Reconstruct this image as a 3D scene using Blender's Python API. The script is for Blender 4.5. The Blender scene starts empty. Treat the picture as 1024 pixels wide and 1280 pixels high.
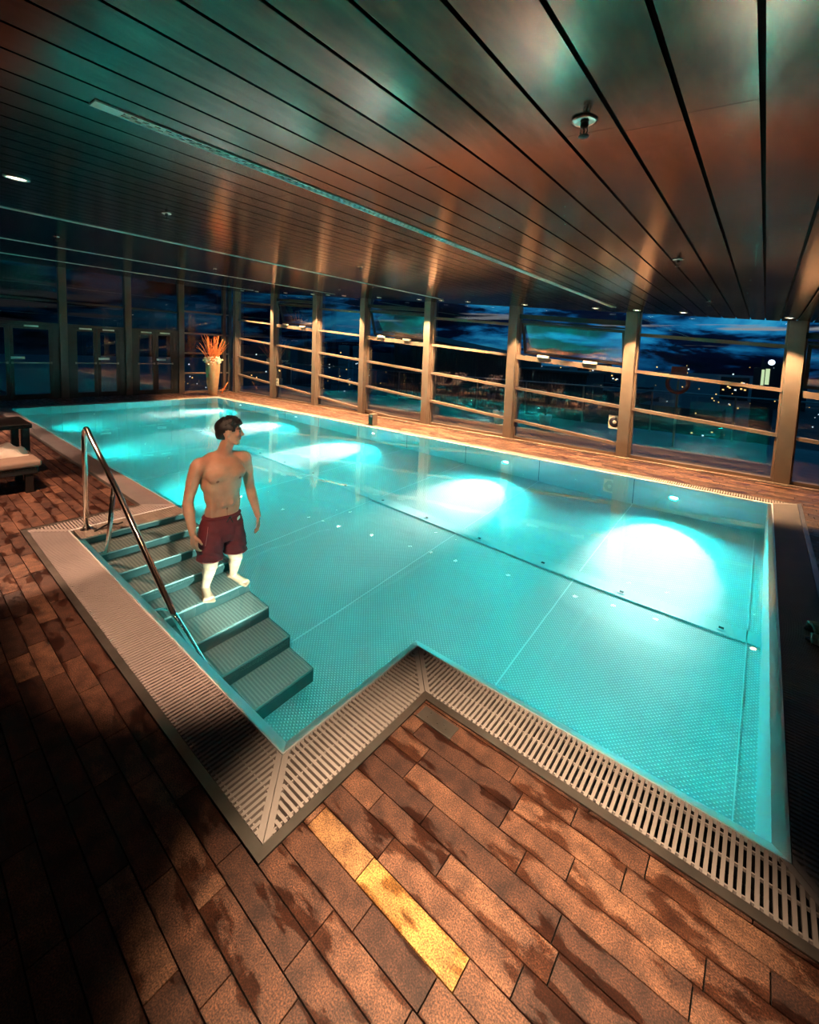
import bpy, bmesh, math, random
from mathutils import Vector, Matrix
random.seed(7)
SC = bpy.context.scene
COL = SC.collection
PI = math.pi
# ------------------------------------------------------------------ helpers
class MB:
    """collects shapes into one mesh"""
    def __init__(s): s.v=[]; s.f=[]; s.m=[]; s.sm=[]; s.att=[]
    def add(s, vs, fs, mi=0, smooth=False, val=None):
        b=len(s.v); s.v.extend([tuple(p) for p in vs])
        for f in fs:
            s.f.append([b+i for i in f]); s.m.append(mi); s.sm.append(smooth); s.att.append(val)
        return s
    def box(s, x0,x1,y0,y1,z0,z1, mi=0, val=None, M=None):
        vs=[Vector(p) for p in ((x0,y0,z0),(x1,y0,z0),(x1,y1,z0),(x0,y1,z0),(x0,y0,z1),(x1,y0,z1),(x1,y1,z1),(x0,y1,z1))]
        if M: vs=[M@p for p in vs]
        return s.add(vs,[(0,3,2,1),(4,5,6,7),(0,1,5,4),(1,2,6,5),(2,3,7,6),(3,0,4,7)],mi,False,val)
    def hexa(s, p, mi=0):   # 8 points: bottom 4 ccw, top 4 ccw
        return s.add(p,[(0,3,2,1),(4,5,6,7),(0,1,5,4),(1,2,6,5),(2,3,7,6),(3,0,4,7)],mi)
    def prism(s, poly, z0, z1, mi=0):
        n=len(poly)
        vs=[(x,y,z0) for x,y in poly]+[(x,y,z1) for x,y in poly]
        fs=[tuple(range(n-1,-1,-1)),tuple(range(n,2*n))]+[(i,(i+1)%n,n+(i+1)%n,n+i) for i in range(n)]
        return s.add(vs,fs,mi)
    def tube(s, pts, r, n=12, mi=0, caps=True, radii=None):
        pts=[Vector(p) for p in pts]; rings=[]
        t0=(pts[1]-pts[0]).normalized()
        up=Vector((0,0,1)) if abs(t0.z)<.9 else Vector((1,0,0))
        nrm=t0.cross(up).normalized()
        vs=[]
        for i,p in enumerate(pts):
            if i==0: t=(pts[1]-pts[0])
            elif i==len(pts)-1: t=pts[-1]-pts[-2]
            else: t=(pts[i+1]-p).normalized()+(p-pts[i-1]).normalized()
            t.normalize()
            nrm=(nrm-t*nrm.dot(t)).normalized(); b=t.cross(nrm)
            rr=radii[i] if radii else r
            for k in range(n):
                a=2*PI*k/n; vs.append(p+nrm*math.cos(a)*rr+b*math.sin(a)*rr)
        fs=[]
        for i in range(len(pts)-1):
            for k in range(n):
                fs.append((i*n+k,i*n+(k+1)%n,(i+1)*n+(k+1)%n,(i+1)*n+k))
        if caps:
            fs.append(tuple(range(n-1,-1,-1))); fs.append(tuple((len(pts)-1)*n+k for k in range(n)))
        return s.add(vs,fs,mi,True)
    def lathe(s, prof, c=(0,0,0), n=32, mi=0, M=None):
        vs=[];fs=[]
        for r,z in prof:
            for k in range(n):
                a=2*PI*k/n; p=Vector((r*math.cos(a),r*math.sin(a),z))
                if M: p=M@p
                vs.append(p+Vector(c))
        for i in range(len(prof)-1):
            for k in range(n): fs.append((i*n+k,i*n+(k+1)%n,(i+1)*n+(k+1)%n,(i+1)*n+k))
        fs.append(tuple(range(n-1,-1,-1))); fs.append(tuple((len(prof)-1)*n+k for k in range(n)))
        return s.add(vs,fs,mi,True)
    def ell(s, c, r, R=None, nu=20, nv=12, mi=0):
        vs=[];fs=[]
        for j in range(1,nv):
            th=PI*j/nv
            for i in range(nu):
                ph=2*PI*i/nu
                p=Vector((r[0]*math.sin(th)*math.cos(ph),r[1]*math.sin(th)*math.sin(ph),r[2]*math.cos(th)))
                if R: p=R@p
                vs.append(p+Vector(c))
        t=Vector((0,0,r[2])); b=Vector((0,0,-r[2]))
        if R: t=R@t; b=R@b
        vs.append(t+Vector(c)); vs.append(b+Vector(c)); T=len(vs)-2; B=len(vs)-1
        for j in range(nv-2):
            for i in range(nu): fs.append((j*nu+i,(j+1)*nu+i,(j+1)*nu+(i+1)%nu,j*nu+(i+1)%nu))
        for i in range(nu):
            fs.append((T,i,(i+1)%nu)); fs.append((B,(nv-2)*nu+(i+1)%nu,(nv-2)*nu+i))
        return s.add(vs,fs,mi,True)
    def cap(s, a, b, ra, rb, n=16, mi=0):   # tapered capsule
        a=Vector(a); b=Vector(b); d=(b-a); L=d.length; d.normalize()
        q=d.to_track_quat('Z','Y').to_matrix()
        prof=[]
        for k in range(6): t=PI/2*(1-k/5); prof.append((ra*math.cos(t)+1e-4,-ra*math.sin(t)))
        for k in range(6): t=PI/2*k/5; prof.append((rb*math.cos(t)+1e-4,L+rb*math.sin(t)))
        return s.lathe(prof,a,n,mi,q)
    def build(s, name, mats, parent=None, bevel=0, seg=1):
        me=bpy.data.meshes.new(name); me.from_pydata(s.v,[],s.f)
        if not isinstance(mats,(list,tuple)): mats=[mats]
        for m in mats: me.materials.append(m)
        me.polygons.foreach_set('material_index',s.m); me.polygons.foreach_set('use_smooth',s.sm)
        if any(a is not None for a in s.att):
            at=me.attributes.new('rnd','FLOAT','FACE')
            at.data.foreach_set('value',[a or 0.0 for a in s.att])
        me.update()
        o=bpy.data.objects.new(name,me); COL.objects.link(o)
        if parent is not None: o.parent=parent
        if bevel:
            m=o.modifiers.new('b','BEVEL'); m.width=bevel; m.segments=seg; m.limit_method='ANGLE'
        return o
def tag(o,label,cat,group=None,kind=None):
    o['label']=label; o['category']=cat
    if group: o['group']=group
    if kind: o['kind']=kind
    return o
def empty(name,label,cat,loc=(0,0,0),rz=0,group=None,kind=None):
    o=bpy.data.objects.new(name,None); COL.objects.link(o); o.location=loc; o.rotation_euler=(0,0,rz)
    o.empty_display_size=.1
    return tag(o,label,cat,group,kind)
def dup(root,loc=None,rz=None,label=None):
    r=root.copy(); COL.objects.link(r)
    if loc is not None: r.location=loc
    if rz is not None: r.rotation_euler=(0,0,rz)
    if label: r['label']=label
    for ch in list(root.children):
        c=ch.copy(); COL.objects.link(c); c.parent=r
        for g in list(ch.children):
            d=g.copy(); COL.objects.link(d); d.parent=c
    return r
# ------------------------------------------------------------------ materials
def new(name):
    m=bpy.data.materials.new(name); m.use_nodes=True; nt=m.node_tree; nt.nodes.clear()
    out=nt.nodes.new('ShaderNodeOutputMaterial'); return m,nt,out
def N(nt,t,**k):
    n=nt.nodes.new(t)
    for a,b in k.items():
        if a in n.inputs.keys(): n.inputs[a].default_value=b
        else: setattr(n,a,b)
    return n
def L(nt,a,b): nt.links.new(a,b)
def ramp(nt,fac,stops):
    r=nt.nodes.new('ShaderNodeValToRGB'); e=r.color_ramp.elements
    e[0].position,e[0].color=stops[0][0],tuple(stops[0][1])+(1,)
    e[1].position,e[1].color=stops[-1][0],tuple(stops[-1][1])+(1,)
    for p,c in stops[1:-1]:
        x=e.new(p); x.color=tuple(c)+(1,)
    L(nt,fac,r.inputs[0]); return r
def pbr(name,col,rough=.5,metal=0,spec=.5,noise=None,bump=0,bscale=200,var=.25,coat=0,nscale=8):
    m,nt,out=new(name); b=N(nt,'ShaderNodeBsdfPrincipled'); L(nt,b.outputs[0],out.inputs[0])
    b.inputs['Base Color'].default_value=(*col,1); b.inputs['Roughness'].default_value=rough
    b.inputs['Metallic'].default_value=metal; b.inputs['Specular IOR Level'].default_value=spec
    b.inputs['Coat Weight'].default_value=coat
    tc=N(nt,'ShaderNodeTexCoord'); no=N(nt,'ShaderNodeTexNoise'); no.inputs['Scale'].default_value=nscale; no.inputs['Detail'].default_value=5
    L(nt,tc.outputs['Object'],no.inputs['Vector'])
    lo=tuple(c*(1-var) for c in col); hi=tuple(min(1,c*(1+var)) for c in col)
    r=ramp(nt,no.outputs[0],[(.3,lo),(.7,hi)]); L(nt,r.outputs[0],b.inputs['Base Color'])
    if bump:
        n2=N(nt,'ShaderNodeTexNoise'); n2.inputs['Scale'].default_value=bscale; L(nt,tc.outputs['Object'],n2.inputs['Vector'])
        bp=N(nt,'ShaderNodeBump'); bp.inputs['Strength'].default_value=bump; bp.inputs['Distance'].default_value=.002
        L(nt,n2.outputs[0],bp.inputs['Height']); L(nt,bp.outputs[0],b.inputs['Normal'])
    return m
def emis(name,col,st):
    m,nt,out=new(name); e=N(nt,'ShaderNodeEmission'); e.inputs[0].default_value=(*col,1); e.inputs[1].default_value=st
    L(nt,e.outputs[0],out.inputs[0]); return m
def math_(nt,op,a,b=None,c=None):
    n=nt.nodes.new('ShaderNodeMath'); n.operation=op
    for i,x in enumerate((a,b,c)):
        if x is None: continue
        if isinstance(x,(int,float)): n.inputs[i].default_value=x
        else: L(nt,x,n.inputs[i])
    return n.outputs[0]
# --- deck planks: speckled brown with wet stains
def mat_deck():
    m,nt,out=new('deck'); b=N(nt,'ShaderNodeBsdfPrincipled'); L(nt,b.outputs[0],out.inputs[0])
    tc=N(nt,'ShaderNodeTexCoord'); at=N(nt,'ShaderNodeAttribute'); at.attribute_name='rnd'
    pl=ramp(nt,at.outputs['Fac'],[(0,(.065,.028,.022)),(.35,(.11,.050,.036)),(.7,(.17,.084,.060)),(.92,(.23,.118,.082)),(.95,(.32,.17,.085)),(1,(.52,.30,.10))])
    sp=N(nt,'ShaderNodeTexNoise'); sp.inputs['Scale'].default_value=210; sp.inputs['Detail'].default_value=3; L(nt,tc.outputs['Object'],sp.inputs[0])
    spk=ramp(nt,sp.outputs[0],[(.36,(.4,.36,.36)),(.52,(.95,.95,.95)),(.68,(1.9,1.6,1.35))])
    mu=N(nt,'ShaderNodeMix',data_type='RGBA',blend_type='MULTIPLY'); mu.inputs['Factor'].default_value=1
    L(nt,pl.outputs[0],mu.inputs[6]); L(nt,spk.outputs[0],mu.inputs[7])
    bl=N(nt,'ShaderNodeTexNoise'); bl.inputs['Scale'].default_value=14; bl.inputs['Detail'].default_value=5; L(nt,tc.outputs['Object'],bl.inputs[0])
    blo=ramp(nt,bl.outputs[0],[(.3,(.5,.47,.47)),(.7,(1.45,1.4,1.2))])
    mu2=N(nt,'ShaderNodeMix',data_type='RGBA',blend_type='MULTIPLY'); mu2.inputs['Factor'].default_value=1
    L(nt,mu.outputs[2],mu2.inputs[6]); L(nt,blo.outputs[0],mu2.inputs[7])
    # wet patches, stretched along the planks and broken by each plank
    mp=N(nt,'ShaderNodeMapping'); mp.inputs['Scale'].default_value=(4.2,11,1); L(nt,tc.outputs['Object'],mp.inputs[0])
    co=N(nt,'ShaderNodeCombineXYZ'); L(nt,math_(nt,'MULTIPLY',at.outputs['Fac'],.9),co.inputs[2])
    va=N(nt,'ShaderNodeVectorMath'); L(nt,mp.outputs[0],va.inputs[0]); L(nt,co.outputs[0],va.inputs[1])
    w=N(nt,'ShaderNodeTexNoise'); w.inputs['Scale'].default_value=1.0; w.inputs['Detail'].default_value=7; w.inputs['Roughness'].default_value=.62; L(nt,va.outputs[0],w.inputs[0])
    sy=N(nt,'ShaderNodeSeparateXYZ'); L(nt,tc.outputs['Object'],sy.inputs[0])
    fr=math_(nt,'FRACT',math_(nt,'DIVIDE',math_(nt,'SUBTRACT',sy.outputs[1],.847-.0945*100),.0945))
    ed=math_(nt,'POWER',math_(nt,'ABSOLUTE',math_(nt,'MULTIPLY_ADD',fr,2,-1)),3)
    wsum=math_(nt,'MULTIPLY_ADD',ed,.10,w.outputs[0])
    wr=ramp(nt,wsum,[(.545,(0,0,0)),(.60,(1,1,1))])
    mu3=N(nt,'ShaderNodeMix',data_type='RGBA',blend_type='MULTIPLY'); L(nt,wr.outputs[0],mu3.inputs['Factor'])
    L(nt,mu2.outputs[2],mu3.inputs[6]); mu3.inputs[7].default_value=(.42,.35,.35,1)
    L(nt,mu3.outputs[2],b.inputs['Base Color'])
    ro=N(nt,'ShaderNodeMapRange'); ro.inputs['To Min'].default_value=.62; ro.inputs['To Max'].default_value=.30; L(nt,wr.outputs[0],ro.inputs[0]); L(nt,ro.outputs[0],b.inputs['Roughness'])
    bp=N(nt,'ShaderNodeBump'); bp.inputs['Strength'].default_value=.5; bp.inputs['Distance'].default_value=.0015; L(nt,sp.outputs[0],bp.inputs['Height']); L(nt,bp.outputs[0],b.inputs['Normal'])
    return m
def mat_ceiling():
    m,nt,out=new('ceiling_board'); b=N(nt,'ShaderNodeBsdfPrincipled'); L(nt,b.outputs[0],out.inputs[0])
    tc=N(nt,'ShaderNodeTexCoord'); at=N(nt,'ShaderNodeAttribute'); at.attribute_name='rnd'
    mp=N(nt,'ShaderNodeMapping'); mp.inputs['Scale'].default_value=(6,1.6,6); L(nt,tc.outputs['Object'],mp.inputs[0])
    n=N(nt,'ShaderNodeTexNoise'); n.inputs['Scale'].default_value=3; n.inputs['Detail'].default_value=9; n.inputs['Roughness'].default_value=.65; L(nt,mp.outputs[0],n.inputs[0])
    c=ramp(nt,n.outputs[0],[(.3,(.085,.024,.015)),(.5,(.125,.037,.023)),(.72,(.18,.058,.036))])
    v=ramp(nt,at.outputs['Fac'],[(0,(.75,.75,.75)),(1,(1.2,1.2,1.2))])
    mu=N(nt,'ShaderNodeMix',data_type='RGBA',blend_type='MULTIPLY'); mu.inputs['Factor'].default_value=1
    L(nt,c.outputs[0],mu.inputs[6]); L(nt,v.outputs[0],mu.inputs[7]); L(nt,mu.outputs[2],b.inputs['Base Color'])
    b.inputs['Specular IOR Level'].default_value=.25
    b.inputs['Metallic'].default_value=1.0
    b.inputs['Roughness'].default_value=.3
    n2=N(nt,'ShaderNodeTexNoise'); n2.inputs['Scale'].default_value=22; n2.inputs['Detail'].default_value=6; L(nt,tc.outputs['Object'],n2.inputs[0])
    r=N(nt,'ShaderNodeMapRange'); r.inputs['To Min'].default_value=.12; r.inputs['To Max'].default_value=.21; L(nt,n2.outputs[0],r.inputs[0]); L(nt,r.outputs[0],b.inputs['Roughness'])
    return m
def mat_poolsteel(name,dots=False,lines=False,base=(.66,.72,.72),rough=.38,metal=.4):
    m,nt,out=new(name); b=N(nt,'ShaderNodeBsdfPrincipled'); L(nt,b.outputs[0],out.inputs[0])
    b.inputs['Base Color'].default_value=(*base,1); b.inputs['Metallic'].default_value=metal; b.inputs['Roughness'].default_value=rough
    tc=N(nt,'ShaderNodeTexCoord'); 
    n=N(nt,'ShaderNodeTexNoise'); n.inputs['Scale'].default_value=1.3; n.inputs['Detail'].default_value=3; L(nt,tc.outputs['Object'],n.inputs[0])
    r=N(nt,'ShaderNodeMapRange'); r.inputs['To Min'].default_value=rough-.1; r.inputs['To Max'].default_value=rough+.1; L(nt,n.outputs[0],r.inputs[0]); L(nt,r.outputs[0],b.inputs['Roughness'])
    g=N(nt,'ShaderNodeTexNoise'); g.inputs['Scale'].default_value=1; g.inputs['Detail'].default_value=2
    mp=N(nt,'ShaderNodeMapping'); mp.inputs['Scale'].default_value=(1.5,1.5,1.5); L(nt,tc.outputs['Object'],mp.inputs[0]); L(nt,mp.outputs[0],g.inputs[0])
    bp=N(nt,'ShaderNodeBump'); bp.inputs['Strength'].default_value=.6; bp.inputs['Distance'].default_value=.03
    L(nt,g.outputs[0],bp.inputs['Height']); last=bp.outputs[0]
    if dots:
        sx=N(nt,'ShaderNodeSeparateXYZ'); L(nt,tc.outputs['Object'],sx.inputs[0])
        P=2*PI/.032
        if lines: h=math_(nt,'SINE',math_(nt,'MULTIPLY',sx.outputs[1],P*.8))
        else:
            a=math_(nt,'SINE',math_(nt,'MULTIPLY',sx.outputs[0],P)); c=math_(nt,'SINE',math_(nt,'MULTIPLY',sx.outputs[1],P)); h=math_(nt,'MULTIPLY',a,c)
        h=math_(nt,'MAXIMUM',h,0.15)
        b2=N(nt,'ShaderNodeBump'); b2.inputs['Strength'].default_value=.8; b2.inputs['Distance'].default_value=.006
        L(nt,h,b2.inputs['Height']); L(nt,last,b2.inputs['Normal']); last=b2.outputs[0]
        # stud heads lighter than the sheet between them
        mr=N(nt,'ShaderNodeMapRange'); mr.inputs['From Min'].default_value=.15; mr.inputs['From Max'].default_value=.9; L(nt,h,mr.inputs[0])
        cr=N(nt,'ShaderNodeMix',data_type='RGBA'); L(nt,mr.outputs[0],cr.inputs['Factor']); cr.inputs[6].default_value=(base[0]*.78,base[1]*.78,base[2]*.78,1); cr.inputs[7].default_value=(.95,.98,.98,1)
        L(nt,cr.outputs[2],b.inputs['Base Color'])
    L(nt,last,b.inputs['Normal'])
    return m
def mat_water():
    m,nt,out=new('water'); g=N(nt,'ShaderNodeBsdfGlass'); g.inputs['IOR'].default_value=1.333; g.inputs['Roughness'].default_value=0
    g.inputs['Color'].default_value=(1,1,1,1)
    tc=N(nt,'ShaderNodeTexCoord'); n=N(nt,'ShaderNodeTexNoise'); n.inputs['Scale'].default_value=1.6; n.inputs['Detail'].default_value=2; L(nt,tc.outputs['Object'],n.inputs[0])
    bp=N(nt,'ShaderNodeBump'); bp.inputs['Strength'].default_value=.35; bp.inputs['Distance'].default_value=.006; L(nt,n.outputs[0],bp.inputs['Height']); L(nt,bp.outputs[0],g.inputs['Normal'])
    L(nt,g.outputs[0],out.inputs[0]); return m
def mat_glass(f0=.13,tint=(.80,.88,.90)):
    m,nt,out=new('glazing'); 
    t=N(nt,'ShaderNodeBsdfTransparent'); t.inputs[0].default_value=(*tint,1)
    g=N(nt,'ShaderNodeBsdfGlossy'); g.inputs['Roughness'].default_value=0; g.inputs[0].default_value=(.95,1,1,1)
    ge=N(nt,'ShaderNodeNewGeometry'); d=N(nt,'ShaderNodeVectorMath',operation='DOT_PRODUCT'); L(nt,ge.outputs['Incoming'],d.inputs[0]); L(nt,ge.outputs['Normal'],d.inputs[1])
    a=math_(nt,'ABSOLUTE',d.outputs['Value']); x=math_(nt,'POWER',math_(nt,'SUBTRACT',1,a),5); f=math_(nt,'MULTIPLY_ADD',x,1-f0,f0)
    mx=N(nt,'ShaderNodeMixShader'); L(nt,f,mx.inputs[0]); L(nt,t.outputs[0],mx.inputs[1]); L(nt,g.outputs[0],mx.inputs[2]); L(nt,mx.outputs[0],out.inputs[0]); return m
M={}
M['deck']=mat_deck(); M['ceiling']=mat_ceiling(); M['water']=mat_water(); M['glass']=mat_glass(.16); M['glass_end']=mat_glass(.06,(.7,.76,.8))
M['pool_floor']=mat_poolsteel('pool_floor_steel',True,base=(.74,.80,.79),rough=.36,metal=.72); M['pool_wall']=mat_poolsteel('pool_wall_steel',rough=.42,metal=.2)
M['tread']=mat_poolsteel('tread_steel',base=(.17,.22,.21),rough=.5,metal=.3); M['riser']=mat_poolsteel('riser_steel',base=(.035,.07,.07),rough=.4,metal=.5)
M['rim']=mat_poolsteel('rim_steel',base=(.92,.95,.95),rough=.35,metal=.1)
M['grate']=pbr('grate_plastic',(.42,.36,.345),.45,var=.08,nscale=3)
M['gutter']=pbr('gutter',(.012,.016,.018),.5)
M['trim_steel']=pbr('trim_steel',(.30,.26,.235),.36,metal=.8,var=.25,nscale=5)
M['chrome']=pbr('polished_steel',(.78,.72,.66),.16,metal=1,var=.05)
M['column']=pbr('column_paint',(.22,.16,.13),.45,metal=.35,var=.06)
M['shaded_column']=pbr('column_paint_shaded',(.11,.08,.07),.5,metal=.2,var=.06)  # column paint darkened, the unlit end wall's shade put into the colour
M['frame']=pbr('frame_paint',(.22,.155,.125),.42,metal=.3,var=.06)
M['dark_frame']=pbr('dark_frame',(.035,.036,.038),.45,metal=.3,var=.1)
M['dark']=pbr('black_gap',(.006,.006,.006),.9)
M['white']=pbr('white_plastic',(.75,.70,.62),.4,var=.05)
M['vent']=pbr('vent_metal',(.72,.80,.76),.5,metal=.2,var=.1)
M['black_plastic']=pbr('black_plastic',(.02,.02,.02),.4)
M['clay']=pbr('clay',(.52,.30,.16),.7,var=.12,bump=.4,bscale=60)
M['twig']=pbr('twig',(.75,.20,.05),.6,var=.4,nscale=30)
M['dried']=pbr('dried_leaves',(.78,.66,.50),.7,var=.3,nscale=40)
M['rattan']=pbr('rattan',(.012,.009,.008),.5,bump=.8,bscale=120)
M['cushion']=pbr('taupe_fabric',(.24,.165,.13),.9,bump=.3,bscale=500,var=.1)
M['towel']=pbr('towel_cotton',(.62,.55,.48),.95,bump=.8,bscale=300,var=.1)
M['towel_red']=pbr('towel_brown',(.32,.14,.09),.95,bump=.8,bscale=300,var=.1)
M['wall_dark']=pbr('wall_dark',(.02,.018,.017),.7)
M['terrace']=pbr('terrace_stone',(.05,.045,.042),.5,var=.3)
M['timber']=pbr('timber',(.035,.026,.022),.7,var=.3,nscale=20)
M['ring']=pbr('life_ring',(.26,.045,.03),.6)
M['planter']=pbr('planter_white',(.5,.5,.47),.5)
M['leaf']=pbr('leaf_dark',(.02,.04,.02),.6)
M['city']=pbr('city_block',(.012,.014,.02),.8,var=.4,nscale=.05)
M['lamp']=emis('downlight_lamp',(1,.78,.52),26)
M['lamp_dim']=emis('downlight_lamp_soft',(1,.82,.62),6)
M['uwlamp']=emis('underwater_lamp',(.85,1,.97),7)
M['win_warm']=emis('city_window_warm',(1,.55,.18),2.2); M['win_cool']=emis('city_window_cool',(.8,.9,1),1.6); M['win_green']=emis('city_lit_facade',(.75,.9,.5),1.1)
M['beacon']=emis('tower_beacon',(.75,.85,1),3)
M['skin']=None

# ------------------------------------------------------------------ dimensions
XE,XB,XD,XF=.224,-1.53,-5.03,-14.95
YA,YC,YE=2.01,1.05,7.36
DEP=1.35; GT=.295; SL=.085; ZC=2.548
XW=-16.9; YG=8.87; YCOL=8.70
WZ=-.004
def cz(x): return ZC-SL*x

# ------------------------------------------------------------------ floor
def make_floor():
    sub=MB()
    def in_pool(x0,x1,y0,y1):   # inside the outer line of the grating
        def r(a,b,c,d): return x1>a and x0<b and y1>c and y0<d
        return r(XF-GT,XE+GT,YA-GT,YE+.22) or r(XD-GT,XB+GT,YC-GT,YA)
    W=.0945; y_ref=.847
    rows=range(int((-2.8-y_ref)/W),int((YG-y_ref)/W)+2)
    mb=MB(); rnd=random.Random(3)
    def clip(x0,x1,y0,y1):
        """subtract the pool outline; rows are thin so treat each row piecewise"""
        segs=[(x0,x1,y0,y1)]
        for (a,b,c,d) in ((XF-GT,XE+GT,YA-GT,YE+.22),(XD-GT,XB+GT,YC-GT,YA)):
            o=[]
            for (p,q,r,s) in segs:
                if q<=a or p>=b or s<=c or r>=d: o.append((p,q,r,s)); continue
                if p<a: o.append((p,a,r,s))
                if q>b: o.append((b,q,r,s))
                pp,qq=max(p,a),min(q,b)
                if r<c: o.append((pp,qq,r,c))
                if s>d: o.append((pp,qq,d,s))
            segs=o
        return segs
    G=.0022
    for k in rows:
        y0=y_ref+k*W; y1=y0+W
        x=-17.2+rnd.random()*.4
        if y0>YG-.02: continue
        while x<3.4:
            ln=rnd.choice([.26,.33,.4,.4,.52,.6])
            v=rnd.random()**1.3*.92
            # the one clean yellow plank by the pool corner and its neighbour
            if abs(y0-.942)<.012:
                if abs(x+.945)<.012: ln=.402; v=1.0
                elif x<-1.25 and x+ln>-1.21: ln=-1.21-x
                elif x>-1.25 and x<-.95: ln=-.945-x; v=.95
            for (p,q,r,s) in clip(x,x+ln,y0,min(y1,YG)):
                if q-p<.004 or s-r<.004: continue
                mb.box(p+G,q-G,r+G,s-G,-.02,0,0,v)
            x+=ln
    o=mb.build('floor',[M['deck']]); tag(o,'wet brown speckled plank deck floor around the pool','floor',kind='structure')
    for (a,b,c,d) in clip(-17.2,3.4,-2.9,YG+.1): sub.box(a,b,c,d,-.06,-.014)
    s=sub.build('subfloor',M['dark'],o)
make_floor()
# ------------------------------------------------------------------ ceiling
def make_ceiling():
    rnd=random.Random(11); mb=MB(); P=.19; G=.0075; x=3.4; 
    edges=[]
    x=-.07+P*18
    while x>-17.2:
        x0,x1=x-P,x; y=-3+rnd.random()*2
        first=True
        y=-3.0
        # joints: many boards meet at y about 1.63
        js=[-3.0]
        t=-3+rnd.choice([1.0,2.2,3.0]); 
        j=1.63 if rnd.random()<.5 else 1.63+rnd.choice([-1.2,1.2,2.4])
        while j-2.44>-3: j-=2.44
        while j<YG+.05: js.append(j); j+=2.44*rnd.choice([1,1,1.5])
        js.append(YG+.08)
        for a,b in zip(js[:-1],js[1:]):
            if b-a<.02: continue
            v=rnd.random()
            z0=cz(x0+G); z1=cz(x1-G)
            gg=.0012
            mb.add([(x0+G,a+gg,z0),(x1-G,a+gg,z1),(x1-G,b-gg,z1),(x0+G,b-gg,z0),(x0+G,a+gg,z0+.02),(x1-G,a+gg,z1+.02),(x1-G,b-gg,z1+.02),(x0+G,b-gg,z0+.02)],
              [(3,2,1,0),(4,5,6,7),(0,1,5,4),(1,2,6,5),(2,3,7,6),(3,0,4,7)],0,False,v)
        x-=P
    o=mb.build('ceiling',[M['ceiling']]); tag(o,'sloping ceiling of long dark brown semi-gloss boards','ceiling',kind='structure')
    s=MB(); s.add([(-17.3,-3.1,cz(-17.3)+.03),(3.5,-3.1,cz(3.5)+.03),(3.5,YG+.1,cz(3.5)+.03),(-17.3,YG+.1,cz(-17.3)+.03),
                   (-17.3,-3.1,cz(-17.3)+.2),(3.5,-3.1,cz(3.5)+.2),(3.5,YG+.1,cz(3.5)+.2),(-17.3,YG+.1,cz(-17.3)+.2)],[(3,2,1,0),(4,5,6,7),(0,1,5,4),(1,2,6,5),(2,3,7,6),(3,0,4,7)])
    s.build('roof_void',M['dark'],o)
make_ceiling()
# side walls the photo does not show but the room has
def wall(name,label,a):
    mb=MB(); mb.box(*a); tag(mb.build(name,M['wall_dark']),label,'wall',kind='structure')
wall('wall_right','dark plain wall closing the room behind the right deck',(3.35,3.5,-3.0,YG+.1,-.05,2.33))
def front_wall():
    mb=MB(); z0,z1=cz(-17.2),cz(3.4)
    mb.hexa([(-17.2,-3.05,-.05),(3.4,-3.05,-.05),(3.4,-2.92,-.05),(-17.2,-2.92,-.05),(-17.2,-3.05,z0),(3.4,-3.05,z1),(3.4,-2.92,z1),(-17.2,-2.92,z0)])
    tag(mb.build('wall_front',M['wall_dark']),'dark plain long wall behind the loungers','wall',kind='structure')
front_wall()

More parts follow.
